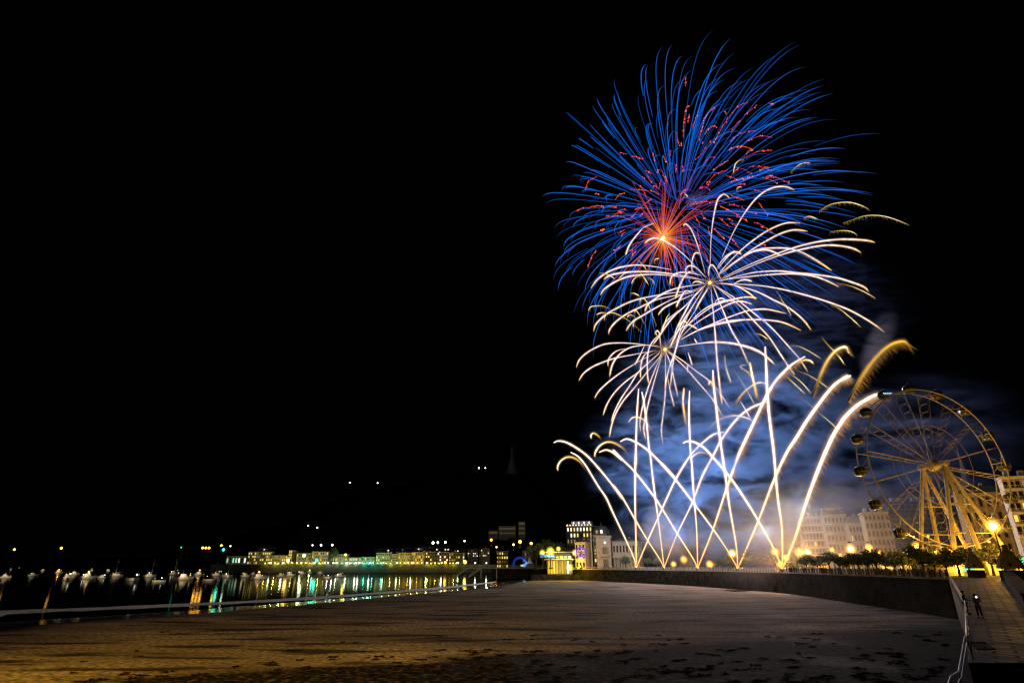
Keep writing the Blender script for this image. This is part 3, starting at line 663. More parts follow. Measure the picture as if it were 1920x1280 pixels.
CRACK = [(J_, q) for q in ('155,540 160,420 175,300 190,250 210,245|200,400 205,360 210,320|240,450 270,370 300,280|300,570 330,470 350,380 390,310 450,260|360,510 390,460 430,435 465,440|270,750 330,690 380,610 415,565|520,440 570,370 630,290 690,235 760,212|730,330 780,290 850,235|600,490 650,420 690,380|95,490 105,570 120,620|600,580 660,520 740,490 840,475|750,575 830,540 900,525 990,540|590,650 660,625 740,628 815,660|720,735 820,685 900,665 990,660|340,810 370,760 410,725 455,730|430,850 500,800 580,755|370,980 450,890 570,845|660,820 730,840 790,880|770,815 850,810 920,825 990,855|560,900 620,915 680,945|580,960 700,930 830,905|890,915 970,935 1040,970|930,910 1030,915 1100,945 1150,965|305,1020 345,1000 395,1020|600,1080 680,1110 730,1130|230,1170 300,1155 380,1140|500,1180 580,1220 680,1270|590,1165 680,1185|820,1030 880,1050|860,1150 900,1200 950,1270|180,-30 178,20 180,60|960,220 1000,235|540,300 560,315|400,1150 470,1130 560,1150|700,1190 760,1230 850,1260|640,990 700,980 740,970|330,600 340,580|440,590 490,500 530,420').split('|')] + \
        [(K_, q) for q in ('485,530 520,450 595,405|810,180 845,188 880,195|920,215 980,225 1020,245|1050,350 1110,380|1160,370 1180,340 1230,385|1180,520 1190,470 1195,430|910,525 1000,530 1080,540|530,690 600,680 660,685|700,680 780,690|680,780 800,775 920,820|770,620 800,580 850,560|930,780 1000,700 1100,620|1000,780 1045,730|1340,290 1335,370|1555,520 1610,505 1660,540|1380,570 1430,525|1510,770 1560,860|1570,745 1620,810|1740,790 1840,880|1700,900 1790,990|510,1260 550,1150 590,1100|640,910 660,905|790,940 860,900|1430,970 1460,1060|1540,900 1570,1060|1600,1100 1640,1200|1350,1000 1420,1040|760,1100 820,1050|900,1100 960,1060|1480,660 1560,640 1640,640|1640,880 1660,960|1120,180 1135,260|1290,160 1285,210|1150,470 1160,520|1040,420 1020,410|1230,480 1245,400|1060,380 1110,470|1000,490 1060,600').split('|')]
def crackle():
    rs = random.Random(33); Y = 330; c = at(1290, 372, Y)
    t = thing('red_crackle', 'scattered beads of red crackling sparks inside the blue burst', 'firework burst', c)
    def strand(pix, Y0, dY):
        q = smooth2(pix, 5); P = [at(x, y, Y0 + dY * i / len(q)) for i, (x, y) in enumerate(q)]; m_ = mpp(c); mb = MB()
        hot = rs.choice(((1.0, .06, .03), (1.2, .13, .03), (1.1, .10, .03), (.9, .05, .09), (.7, .05, .20)))
        mb.tube(P, m_ * .55, 4, col=[tuple(x * k_ for x in hot) for k_ in [rs.uniform(.35, 1.0) for _ in P]])
        L = sum((b - a).length for a, b in zip(P, P[1:])); nb = max(2, int(L / (m_ * 7)))
        for _ in range(nb):
            i = rs.randrange(len(P) - 1); a = P[i].lerp(P[i + 1], rs.random()) + Vector((rs.uniform(-1, 1), rs.uniform(-1, 1), rs.uniform(-1, 1))) * m_ * 1.2
            mb.ball(a, m_ * rs.uniform(.55, 1.2), 5, 3, col=tuple(x * rs.uniform(1.2, 2.4) + .05 for x in hot))
        mb.build('crackle_strand', M['spark'], t)
    for (o, txt) in CRACK:
        p = px_list(*o, txt)
        if len(p) == 2: p = [p[0], ((p[0][0] + p[1][0]) / 2 + rs.uniform(-1, 1), (p[0][1] + p[1][1]) / 2 + rs.uniform(-1, 1)), p[1]]
        strand(p, Y + rs.uniform(-45, 45), rs.uniform(-15, 15))
    for _ in range(30):
        a = rs.uniform(0, 2 * math.pi); r = rs.uniform(40, 175); x = 1285 + r * math.cos(a) * 1.05; y = 395 + r * math.sin(a) * .8
        l = rs.uniform(8, 26); strand([(x, y), (x + l * .5 * math.cos(a), y + l * .5 * math.sin(a)), (x + l * math.cos(a), y + l * math.sin(a) + l * .25)], Y + rs.uniform(-50, 50), rs.uniform(-8, 8))
crackle()
def red_core():
    rs = random.Random(8); c = at(1243, 446, 322)
    t = thing('red_burst', 'orange and red star of straight sparks with a white hot centre', 'firework burst', c)
    for k in range(98):
        d = Vector((rs.gauss(0, 1), rs.gauss(0, .8), rs.gauss(0, 1) + .18)).normalized(); m_ = mpp(c); l = rs.uniform(50, 125) * m_ * (1.2 if d.z > .5 else 1)
        pts = [c + d * l * f + Vector((0, 0, -5 * f * f)) for f in (.06, .2, .4, .6, .8, 1)]
        b = rs.uniform(.5, 1.2); cs = [(1.8, .55, .08), (1.1, .20, .03), (.85, .09, .03), (.65, .05, .04), (.42, .03, .07), (.12, .02, .06)]
        MB().tube(pts, [m_ * .4, m_ * .55, m_ * .62, m_ * .6, m_ * .5, m_ * .3], 4, col=[tuple(x * b for x in q) for q in cs]).build('red_ray', M['spark'], t)
    m_ = mpp(c)
    MB().ball(c, 2.8 * m_, 12, 7, col=(6, 4.2, 1.6)).build('break_flash', M['spark'], t)
    g = MB()
    for r, s in ((7, .30), (12, .12), (22, .05), (36, .022)): g.ball(c, r * m_, 16, 9, col=(1.0 * s, .34 * s, .10 * s))
    g.build('flash_glow', M['glow'], t, smooth=True)
    lamp_light('red_light', c + Vector((0, 0, 4)), 25000, (1, .35, .2), 3)
red_core()

# ================================================================== SMOKE
def smoke_mat(name, col, dens, scale, thr, stretch=(1, 1, 1), soft=.35, aniso=0.0, detail=7):
    m = bpy.data.materials.new(name); m.use_nodes = True; nt = m.node_tree; nt.nodes.clear(); N = nt.nodes.new; L = nt.links.new
    o = N('ShaderNodeOutputMaterial'); v = N('ShaderNodeVolumePrincipled'); L(v.outputs[0], o.inputs['Volume'])
    v.inputs['Color'].default_value = (*col, 1); v.inputs['Anisotropy'].default_value = aniso
    g = N('ShaderNodeNewGeometry'); mp = N('ShaderNodeMapping'); mp.inputs['Scale'].default_value = stretch; mp.inputs['Rotation'].default_value = (0, R(12), R(20)); L(g.outputs['Position'], mp.inputs[0])
    n = N('ShaderNodeTexNoise'); n.inputs['Scale'].default_value = scale; n.inputs['Detail'].default_value = detail; n.inputs['Roughness'].default_value = .60; n.inputs['Distortion'].default_value = 1.1; L(mp.outputs[0], n.inputs['Vector'])
    r = N('ShaderNodeMapRange'); r.inputs[1].default_value = thr; r.inputs[2].default_value = thr + .22; L(n.outputs['Fac'], r.inputs[0])
    tc = N('ShaderNodeTexCoord'); ln = N('ShaderNodeVectorMath'); ln.operation = 'LENGTH'; L(tc.outputs['Object'], ln.inputs[0])
    f = N('ShaderNodeMapRange'); f.interpolation_type = 'SMOOTHSTEP'; f.inputs[1].default_value = 1.0; f.inputs[2].default_value = soft; L(ln.outputs['Value'], f.inputs[0])
    a = N('ShaderNodeMath'); a.operation = 'MULTIPLY'; L(r.outputs[0], a.inputs[0]); L(f.outputs[0], a.inputs[1])
    b = N('ShaderNodeMath'); b.operation = 'MULTIPLY'; b.inputs[1].default_value = dens; L(a.outputs[0], b.inputs[0]); L(b.outputs[0], v.inputs['Density'])
    return m
def smoke(name, label, c, rad, m, rot=(0, 0, 0)):
    bm = bmesh.new(); bmesh.ops.create_icosphere(bm, subdivisions=3, radius=1.02); me = bpy.data.meshes.new(name); bm.to_mesh(me); bm.free(); me.materials.append(m)
    o = bpy.data.objects.new(name, me); COL.objects.link(o); o.location = c; o.scale = rad; o.rotation_euler = rot
    return tag(o, label, 'smoke', kind='stuff')
BLUE = (.22, .43, 1.0)
smoke('smoke', 'deep blue drifting smoke behind and between the comet trails', at(1400, 840, 300) + Vector((0, 0, 0)), (92, 42, 80), smoke_mat('blue_smoke', BLUE, .27, .06, .525, (.6, 1, 1.25)))
smoke('smoke', 'dark blue smoke drifting right behind the ferris wheel', at(1690, 850, 270), (72, 30, 40), smoke_mat('far_smoke', (.28, .42, .95), .085, .045, .485, (.5, 1, 1.9)), (0, R(-18), 0))
smoke('smoke', 'thin blue smoke around the white willow arms', at(1500, 570, 330), (80, 30, 55), smoke_mat('high_smoke', (.28, .44, 1.0), .06, .075, .52, (.5, 1, 1.8)))
smoke('smoke', 'grey haze lying over the promenade in front of the flats', at(1535, 1003, 222), (70, 26, 24), smoke_mat('low_smoke', (.80, .76, .74), .021, .05, .40, (.7, 1, 1.3)))
smoke('smoke', 'round pale puff above the second rack', at(1243, 985, 312), (13, 10, 17), smoke_mat('puff_smoke', (.72, .72, .95), .05, .10, .33, (1, 1, 1), .1))
smoke('smoke', 'grey smoke around the racks at the promenade edge', at(1300, 1020, 300), (55, 14, 16), smoke_mat('rack_smoke', (.75, .74, .80), .03, .08, .42))
smoke('smoke', 'violet puff left where the blue shell broke', at(1306, 372, 326), (12, 8, 6.5), smoke_mat('violet_smoke', (.75, .55, .85), .045, .10, .36, (1, 1, 1), .0), (0, R(-28), 0))
smoke('smoke', 'curved wisp of smoke rising to the upper right of the golden comet', at(1648, 640, 236), (22, 4, 6.5), smoke_mat('wisp_smoke', (.55, .60, .85), .2, .16, .34, (.6, 1, 1.6), .0), (0, R(-57), 0))

# ================================================================== FERRIS WHEEL
WC = at(1749, 872, 150)
def build_wheel():
    root = thing('ferris_wheel', 'tall ferris wheel with closed cabins lit golden from below beside the promenade', 'ferris wheel', (WC.x, WC.y, PROM))
    a = R(8.5); u = Vector((math.cos(a), math.sin(a), 0)); ax = Vector((-math.sin(a), math.cos(a), 0)); up = Vector((0, 0, 1))
    hw = 1.9; RR = 20.1
    def P(r, th, s): return WC + u * (r * math.cos(th)) + up * (r * math.sin(th)) + ax * s
    n = 96
    for s in (-hw, hw):
        mb = MB(); mb.tube([P(RR, 2 * math.pi * i / n, s) for i in range(n + 1)], .155, 6)
        mb.build('rim', M['wheel'], root, smooth=True)
    for k in range(16):
        th = 2 * math.pi * (k + .5) / 16 + R(3)
        sp = MB()
        for s in (-1, 1): sp.tube([P(1.0, th, s * .9), P(RR, th, s * hw)], .06, 4)
        m = 9
        for q in range(3, m):
            r = RR * q / m; wv = .9 + (hw - .9) * r / RR; c = P(r, th, 0); pts = []
            d = (P(RR, th, 0) - WC).normalized()
            for j in range(13):
                b = 2 * math.pi * j / 12; pts.append(c + ax * (wv * .92 * math.cos(b)) + d * (wv * .75 * math.sin(b)))
            sp.tube(pts, .04, 4, cap=False)
        sp.build('spoke', M['wheel'], root)
        # cross stays of the rim
        st = MB(); th2 = 2 * math.pi * k / 16 + R(3); st.tube([P(RR, th2, -hw), P(RR, th2, hw)], .10, 4)
        for dd in (-1, 1): st.tube([P(RR, th2 + dd * R(6), -hw), P(RR + .9, th2, 0), P(RR, th2 + dd * R(6), hw)], .07, 4)
        st.build('rim_stay', M['wheel'], root)
    for f in (.52,):
        mb = MB()
        for k in range(16):
            t0 = 2 * math.pi * (k + .5) / 16 + R(3); t1 = t0 + 2 * math.pi / 16
            for s in (-1.35, 1.35): mb.tube([P(RR * f, t0, s), P(RR * f, t1, s)], .06, 4)
        mb.build('tie_ring', M['wheel'], root)
    # hub and axle
    ang = math.atan2(ax.y, ax.x)
    hb = MB(); hb.tube([P(0, 0, -4.4), P(0, 0, 4.4)], .75, 14); hb.tube([P(0, 0, -1.2), P(0, 0, -.7), P(0, 0, .7), P(0, 0, 1.2)], [.9, 1.5, 1.5, .9], 16)
    hb.build('hub', M['wheel'], root)
    for s, k_ in ((-1, 1.0), (1, 1.0)):
        for dx, fl in ((-6.6, 0.0), (1.0, 1.5), (11.0, 0.0)):
            mb = MB(); foot = WC + u * dx + ax * (s * (5.4 + fl * .6)); foot.z = PROM
            top = P(0, 0, s * 3.4); mb.tube([foot, top], [.55, .40], 10); mb.box((foot.x, foot.y, PROM + .3), (2.2, 2.2, .6), a)
            mb.build('support_leg', M['wheel'], root)
        br = MB()
        for h in (.36, .62):
            l = [(WC + u * dx + ax * (s * 5.4)) for dx in (-6.6, 11.0)]
            q = [Vector((p.x, p.y, PROM)).lerp(P(0, 0, s * 3.4), h) for p in l]; br.tube(q, .13, 5)
        br.build('leg_brace', M['wheel'], root)
    pf = MB(); c = WC + u * .5; pf.box((c.x, c.y, PROM + 2.2), (17, 9, .35), a); pf.box((c.x, c.y, PROM + 1.0), (15.6, 7.4, 2.0), a)
    for i in range(13):
        q = c + u * (-8 + i * 1.33) - ax * 4.3; pf.box((q.x, q.y, PROM + 2.9), (.08, .08, 1.1), a)
    q = c - ax * 4.3; pf.box((q.x, q.y, PROM + 3.45), (16.6, .09, .09), a); pf.build('boarding_deck', M['wheel'], root)
    # cabins hanging outside the rim: one built, the rest copied
    def cabin_mb():
        sh, gl, fr = MB(), MB(), MB()
        sh.lathe((0, 0, 0), [(.35, -1.25), (1.1, -1.15), (1.42, -.75), (1.46, -.45)], 14)
        sh.lathe((0, 0, 0), [(1.40, .62), (1.2, .98), (.7, 1.18), (.1, 1.24)], 14)
        gl.lathe((0, 0, 0), [(1.40, -.46), (1.48, .1), (1.38, .63)], 14)
        for k in range(10):
            b = 2 * math.pi * k / 10; fr.tube([(1.47 * math.cos(b), 1.47 * math.sin(b), -.47), (1.54 * math.cos(b), 1.54 * math.sin(b), .1), (1.43 * math.cos(b), 1.43 * math.sin(b), .65)], .05, 4)
        fr.tube([(1.53 * math.cos(2 * math.pi * j / 20), 1.53 * math.sin(2 * math.pi * j / 20), -.2) for j in range(21)], .05, 4)
        fr.tube([(0, -1.2, .9), (0, 0, 1.75), (0, 1.2, .9)], .08, 5)
        return sh, gl, fr
    sh, gl, fr = cabin_mb(); first = None
    for k in range(16):
        th = 2 * math.pi * k / 16 + R(3); p = P(RR + 1.5, th, 0) - up * .9
        if first is None:
            first = sh.build('cabin', M['cabin']); g = gl.build('window_band', M['glass']); g.parent = first; r_ = fr.build('cabin_frame', M['wheel']); r_.parent = first; c_ = first
        else: c_ = dup(first)
        c_.location = p; c_.parent = root; c_.matrix_parent_inverse = Matrix.Translation(root.location).inverted()
        if k == 5:
            led = MB()
            for j in range(5): led.box((-1.0 + .5 * j, -1.62, .2 - .0 * j), (.24, .06, .16))
            for j in range(4): led.box((-.8 + .5 * j, -1.62, -.1), (.2, .06, .08))
            lo = led.build('light_strip', E['cab']); lo.parent = c_
    # lamps on the legs
    for (x, y, dY, pw) in ((1854, 1015, 131, 5000), (1740, 1005, 142, 900), (1713, 1006, 150, 700)):
        p = at(x, y, dY); MB().ball(p, .22, 8, 5).build('deck_lamp', E['amber'], root); lamp_light('deck_or_fill_light', p + Vector((0, -.6, 0)), pw, LC['amber'], .3, root)
    return root
build_wheel()
# floodlights in the paving throw the golden light up the wheel
for (dx, dy, pw) in ((-9, -9, 6500), (7, -10, 13000), (13, -6, 14000)):
    lamp_light('wheel_light', (WC.x + dx, WC.y + dy, PROM + 3.2), pw, (1, .46, .035), .6)

# ================================================================== BUILDINGS
def frame_of(a, b):
    d = Vector((b.x - a.x, b.y - a.y, 0)); w = d.length; d.normalize(); nrm = Vector((d.y, -d.x, 0))
    if nrm.y > 0: nrm = -nrm
    return d, nrm, w, math.atan2(d.y, d.x)
def building(name, label, a, b, z0, z1, depth, wallm, rows, cols, group=None, lit=.1, litm=('win_y',), win=(.5, .55), pane=None, balcony=None, roof=None, cornice=True, skip_ground=0, seed=1, small=False, arcade=False, roofm='tile', extra=None, bal_m=None):
    """a, b: the two ends of the facade on the ground (left, right seen from the beach)"""
    rs = random.Random(seed); d, nrm, w, ang = frame_of(a, b); h = z1 - z0; mid = (Vector((a.x, a.y, 0)) + Vector((b.x, b.y, 0))) / 2
    root = thing(name, label, 'building', (mid.x, mid.y, z0), group)
    c = mid - nrm * (depth / 2)
    MB().box((c.x, c.y, (z0 + z1) / 2), (w, depth, h), ang).build('wall', M[wallm], root)
    def on(s, z, out=0.0): q = Vector((a.x, a.y, 0)) + d * s + nrm * out; return (q.x, q.y, z)
    if cornice:
        mb = MB(); q = c; mb.box((q.x, q.y, z1 + .15 * (1 if not small else .8)), (w + .9, depth + .9, .5), ang)
        if not small: mb.box((q.x + nrm.x * .1, q.y + nrm.y * .1, z1 - 1.0), (w + .3, depth + .3, .22), ang)
        mb.build('cornice', M['stone_lt' if wallm != 'white' else 'white'], root)
    if roof:
        rh = roof; mb = MB(); e = .4; z = z1 + .4
        base = [on(-e, z, e), on(w + e, z, e), on(w + e, z, -depth - e), on(-e, z, -depth - e)]; ins = min(w, depth) * .28
        top = [on(ins, z + rh, -ins), on(w - ins, z + rh, -ins), on(w - ins, z + rh, -depth + ins), on(ins, z + rh, -depth + ins)]
        mb.add(base + top, [(0, 1, 5, 4), (1, 2, 6, 5), (2, 3, 7, 6), (3, 0, 4, 7), (4, 5, 6, 7)]); ro = mb.build('roof', M[roofm], root)
        for k in range(max(1, int(w / 14))):
            x = w * (k + .6) / max(1, int(w / 14)); q = on(min(x, w - 1), z + rh * .7, -depth * .5); MB().box((q[0], q[1], q[2] + .6), (1.0, .8, 2.4 if not small else 1.6), ang).build('chimney', M['stone_lt'], ro)
    rh_ = h / rows; cw = w / cols
    if not small and not roof:
        for k in range(3):
            q = on(w * (.18 + .3 * k), z1 + 1.3, -depth * .45); MB().box(q, (w * .12, 2.2, 1.9), ang).build('roof_hut', M['grey'], root)
        an = MB(); q = on(w * .62, z1 + .4, -depth * .3); an.tube([q, (q[0], q[1], q[2] + 4.2)], .05, 4)
        for k in range(4): an.tube([(q[0] - .7, q[1], q[2] + 2.6 + .45 * k), (q[0] + .7, q[1], q[2] + 2.6 + .45 * k)], .03, 3)
        an.build('aerial', M['iron'], root)
    for r_ in range(rows):
        if r_ < skip_ground: continue
        for k in range(cols):
            ww, wh = cw * win[0], rh_ * win[1]; s = cw * (k + .5); z = z0 + rh_ * (r_ + .48)
            on_ = rs.random() < lit; pm = E[rs.choice(litm)] if on_ else M['pane']
            if small:
                mb = MB(); q = on(s, z, .02); mb.box(q, (ww, .12, wh), ang); mb.build('window', pm, root)
            else:
                fb = MB(); t_ = min(.14, ww * .12)
                for (ds, dz, sx, sz) in ((-ww / 2, 0, t_, wh + t_), (ww / 2, 0, t_, wh + t_), (0, wh / 2, ww - t_ - .004, t_), (0, -wh / 2, ww - t_ - .004, t_)):
                    q = on(s + ds, z + dz, .06); fb.box(q, (sx, .22, sz), ang)
                q = on(s, z - wh / 2 - t_ * 1.2, .14); fb.box(q, (ww + .4, .4, .14), ang)
                f = fb.build('window', M['frame'], root)
                pb = MB(); pb.box(on(s, z, .01), (ww - t_ - .01, .06, wh - t_ - .01), ang); pb.build('pane', pm, f)
        if balcony and r_ >= 1:
            for (s0, s1) in balcony:
                sl = MB(); q = on(w * (s0 + s1) / 2, z0 + rh_ * r_ - .05, .75); sl.box(q, (w * (s1 - s0), 1.5, .24), ang)
                sl.build('balcony', M[bal_m or wallm], root)
                br = MB(); q = on(w * (s0 + s1) / 2, z0 + rh_ * r_ + 1.0, 1.42); br.box(q, (w * (s1 - s0), .07, .09), ang)
                nb = max(3, int(w * (s1 - s0) / .8))
                for j in range(nb + 1): q = on(w * s0 + w * (s1 - s0) * j / nb, z0 + rh_ * r_ + .52, 1.42); br.box(q, (.05, .05, .92), ang)
                br.build('balustrade', M['iron' if bal_m is None else bal_m], root)
    if arcade:
        mb = MB(); nA = cols
        for k in range(nA + 1): q = on(w * k / nA, z0 + rh_ * .45, .5); mb.box(q, (cw * .22, .8, rh_ * .9), ang)
        q = on(w / 2, z0 + rh_ * .95, .5); mb.box(q, (w + .4, 1.0, rh_ * .14), ang); mb.build('arcade', M[wallm], root)
    if extra: extra(root, on, w, h, ang, d, nrm)
    return root
def zat(px, py, Y): return at(px, py, Y).z
# --- flats on the promenade, right of the comets
def dormers(root, on, w, h, ang, d, nrm):
    for k in range(5):
        q = on(w * (k + .5) / 5, h + PROM + 2.0, -1.6); mb = MB(); mb.box(q, (1.8, 1.6, 1.9), ang); dm = mb.build('dormer', M['pink'], root)
        q = on(w * (k + .5) / 5, h + PROM + 2.0, -.76); MB().box(q, (1.2, .06, 1.3), ang).build('dormer_window', E['win_d'] if k in (1, 2) else M['pane'], dm)
def flat(label, x0, x1, Y0, Y1, ty, wallm, rows, cols, **kw):
    a, b = at(x0, 1040, Y0), at(x1, 1040, Y1); z1 = zat(x0, ty, Y0)
    return building('apartment_building', label, a, b, PROM, z1, 9, wallm, rows, cols, 'flats along the promenade', **kw)
flat('pale flats with long balconies, leftmost of the row, half veiled by smoke', 1511, 1556, 262, 259, 970, 'pink', 7, 7, lit=.06, litm=('win_o', 'win_y'), balcony=[(.02, .98)], seed=3, win=(.6, .6), bal_m='white')
flat('pale flats with dark mansard roof and dormers beside the balconied block', 1557, 1601, 251, 248, 966, 'pink', 6, 6, lit=.08, roof=4.5, roofm='slate', seed=4, extra=dormers, balcony=[(.05, .3)], bal_m='white')
flat('lower plain flats under the smoke with grey slate roof', 1602, 1634, 241, 239, 982, 'pink', 5, 5, lit=.06, roof=3.0, roofm='slate', seed=5)
flat('tall cream corner flats with bay balconies just left of the wheel legs', 1635, 1683, 229, 226, 962, 'cream', 7, 6, lit=.07, seed=6, balcony=[(.30, .70)], win=(.42, .55))
a, b = at(1686, 1040, 262), at(1826, 1040, 257)
building('office_building', 'dark green netted block standing behind the wheel legs', a, b, PROM, zat(1720, 938, 256), 10, 'green_glass', 7, 12, lit=.02, seed=7, win=(.7, .5), cornice=False)
# --- golden hotel right of the wheel, and the white balconied block at the picture's edge
def hotel_extra(root, on, w, h, ang, d, nrm):
    for k in range(7):
        q = on(w * k / 6, PROM + h * .52, .35); MB().box(q, (.7, .7, h * .86), ang).build('pilaster', M['sandstone'], root)
a, b = at(1830, 1040, 203), at(1922, 1040, 198)
building('hotel_building', 'ornate sandstone hotel glowing golden behind the brightest lamp', a, b, PROM, zat(1816, 925, 200), 7, 'sandstone', 5, 6, lit=.12, litm=('win_d', 'win_o'), roof=2.5, roofm='slate', seed=8, win=(.4, .62), extra=hotel_extra)
a, b = at(1921, 1040, 184), at(2020, 1040, 178)
building('apartment_building', 'white modern flats with stacked balcony slabs at the right edge', a, b, PROM, zat(1893, 896, 184), 6, 'white', 8, 8, 'flats along the promenade', lit=.12, litm=('win_d', 'win_d', 'win_y'), balcony=[(.0, .99)], seed=9, win=(.72, .62), bal_m='white')
# --- church spire
def spire():
    c = at(1822, 935, 270); t = thing('church_spire', 'slender pale neo gothic spire with pinnacles behind the wheel', 'church', (c.x, c.y, PROM))
    z = [zat(1824, y, 270) for y in (1000, 945, 905, 835)]
    tw = MB(); tw.box((c.x, c.y, (PROM + z[1]) / 2), (8, 8, z[1] - PROM)); tw.build('tower', M['stone_lt'], t)
    sp = MB(); sp.lathe((c.x, c.y, 0), [(4.2, z[1]), (3.2, z[2] - 4), (2.0, z[2]), (.9, z[2] + (z[3] - z[2]) * .45), (.12, z[3])], 8); sp.build('spire', M['grey'], t)
    for k in range(4):
        x, y = ((-3.6, -3.6), (3.6, -3.6), (-3.6, 3.6), (3.6, 3.6))[k]; MB().lathe((c.x + x, c.y + y, z[1]), [(.9, -2), (.9, 3), (.1, 9)], 6).build('pinnacle', M['stone_lt'], t)
    cr = MB(); cr.box((c.x, c.y, z[3] + 1.2), (.2, .2, 2.6)); cr.box((c.x, c.y, z[3] + 1.5), (1.2, .2, .2)); cr.build('cross', M['iron'], t)
    for k in (-1.8, 1.8): MB().box((c.x + k, c.y - 4.05, z[1] - 6), (1.4, .16, 7)).build('belfry_opening', M['pane'], t)
spire()
# --- left group: lit hotel, domed block, town hall, kiosk side
a, b = at(1064, 1050, 470), at(1113, 1050, 462)
def terrace(root, on, w, h, ang, d, nrm):
    z = PROM + h
    mb = MB(); mb.box(on(w * .55, z + 2.2, -5), (w * .72, 8, 3.4), ang); pv = mb.build('roof_pavilion', M['grey'], root)
    for k in range(11): MB().box(on(w * (.21 + .068 * k), z + 2.6, -.93), (w * .048, .12, 1.6), ang).build('roof_light', E[('win_d', 'win_w', 'purple')[k % 3]], pv)
    for k in range(9):
        q = on(w * (.04 + .115 * k), z + .9, .2); MB().ball(q, .55, 6, 4).build('terrace_or_fill_lamp', E['win_w' if k else 'amber'], root)
building('hotel_building', 'tall hotel with lit windows and a glowing roof terrace above the kiosk', a, b, PROM, zat(1085, 986, 466), 24, 'dark', 7, 8, lit=.0, litm=('win_w', 'win_y'), small=True, seed=11, extra=terrace, win=(.42, .6))
for o in [c for c in bpy.data.objects if c.name.startswith('hotel_building')][-1].children:
    if o.name.startswith('window'):
        z = o.data.vertices[0].co.z; x, y = px_of(o.data.vertices[0].co)
        if y < 1004 or (y < 1016 and rnd.random() < .55): o.data.materials[0] = E[rnd.choice(('win_w', 'win_w', 'win_y'))]
        elif rnd.random() < .3: o.data.materials[0] = E['win_d']
def dome_block():
    a, b = at(1114, 1050, 440), at(1138, 1050, 436); z1 = zat(1124, 1003, 438)
    def dome(root, on, w, h, ang, d, nrm):
        z = PROM + h; q = on(w * .5, z, -6); hh = zat(1124, 984, 438) - z
        dm = MB().lathe(q, [(6.6, 0), (6.2, hh * .35), (5.2, hh * .7), (3.4, hh * .95), (.6, hh * 1.0), (.3, hh * 1.25), (.05, hh * 1.35)], 8).build('mansard_dome', M['slate'], root)
        for k in (.32, .68): MB().box(on(w * k, z + hh * .35, -.3), (1.6, .5, 2.4), ang).build('dormer_window', M['white'] if k < .5 else E['win_w'], dm)
    building('corner_house', 'grey house with slate mansard dome between lit hotel and town hall', a, b, PROM, z1, 14, 'grey', 6, 4, lit=.05, small=True, seed=12, extra=dome)
dome_block()
def town_hall():
    a, b = at(1150, 1054, 392), at(1199, 1054, 386); z1 = zat(1170, 1015, 388)
    def cols(root, on, w, h, ang, d, nrm):
        for k in range(8):
            q = on(w * (k + .5) / 8, PROM, .9); MB().lathe(q, [(.75, 0), (.6, .5), (.52, h * .36), (.8, h * .40)], 8).build('column', M['sandstone'], root)
        MB().box(on(w / 2, PROM + h * .44, .8), (w, 1.8, h * .07), ang).build('entablature', M['sandstone'], root)
        a2, b2 = at(1123, 1054, 390), at(1150, 1054, 388); d2, n2, w2, g2 = frame_of(a2, b2); c2 = (a2 + b2) / 2; zp = zat(1136, 1007, 389)
        MB().box((c2.x, c2.y + 5, (PROM + zp) / 2), (w2, 11, zp - PROM), g2).build('pavilion', M['sandstone'], root)
        MB().box((c2.x, c2.y + 5, zp + .5), (w2 + 1.4, 12.4, 1.0), g2).build('pavilion_cornice', M['stone_lt'], root)
        def o2(s, z, out): q = Vector((a2.x, a2.y, 0)) + d2 * s + n2 * out; return (q.x, q.y, z)
        hp = zp - PROM; y0 = (a2.y + b2.y) / 2
        for (z, hh_, ww_) in ((PROM + hp * .17, hp * .30, w2 * .36), (PROM + hp * .58, hp * .22, w2 * .42)):
            fr = MB(); q = o2(w2 / 2, z, .55); fr.box(q, (ww_, .3, hh_), g2); f = fr.build('window', M['frame'], root)
            for k in (-1, 0, 1): MB().box(o2(w2 / 2 + k * ww_ * .31, z, .72), (ww_ * .24, .12, hh_ * .86), g2).build('pane', M['pane'], f)
        MB().box(o2(w2 / 2, PROM + hp * .40, 1.0), (w2 * .62, 1.6, .6), g2).build('balcony', M['stone_lt'], root)
        rw = MB(); q = o2(w2 / 2, PROM + hp * .84, .55); rw.tube([(q[0], q[1], q[2]), (q[0], q[1] - .4, q[2])], hp * .055, 12); rw.build('round_window', M['pane'], root)
    building('town_hall', 'golden lit stone town hall with columned front left of the racks', a, b, PROM, z1, 16, 'sandstone', 2, 8, lit=.0, small=True, seed=13, extra=cols, win=(.5, .5), roof=2.0, roofm='slate')
town_hall()
a, b = at(1079, 1052, 400), at(1098, 1052, 396)
building('corner_house', 'small sandstone house with the round purple sign below the hotel', a, b, PROM, zat(1088, 1017, 398), 10, 'sandstone', 3, 3, lit=.0, small=True, seed=14, roof=1.6)
p = at(1089, 1035, 390)
t = thing('neon_wheel', 'round purple neon wheel glowing on a post beside an amber lamp', 'neon sign', p); mb = MB()
mb.tube([(p.x + 3.0 * math.cos(2 * math.pi * k / 24), p.y, p.z + 3.0 * math.sin(2 * math.pi * k / 24)) for k in range(25)], .55, 6, cap=False)
for k in range(6): mb.tube([p, (p.x + 3 * math.cos(math.pi * k / 3), p.y, p.z + 3 * math.sin(math.pi * k / 3))], .28, 5)
mb.build('neon_tube', E['purple'], t); MB().tube([(p.x, p.y + .8, PROM), (p.x, p.y + .8, p.z)], .2, 6).build('post', M['iron'], t)
p = at(1110, 1053, 380); t = thing('flag_mast', 'tall bare mast with short crossarm standing before the town hall', 'mast', (p.x, p.y, PROM)); zt = zat(1110, 1000, 380)
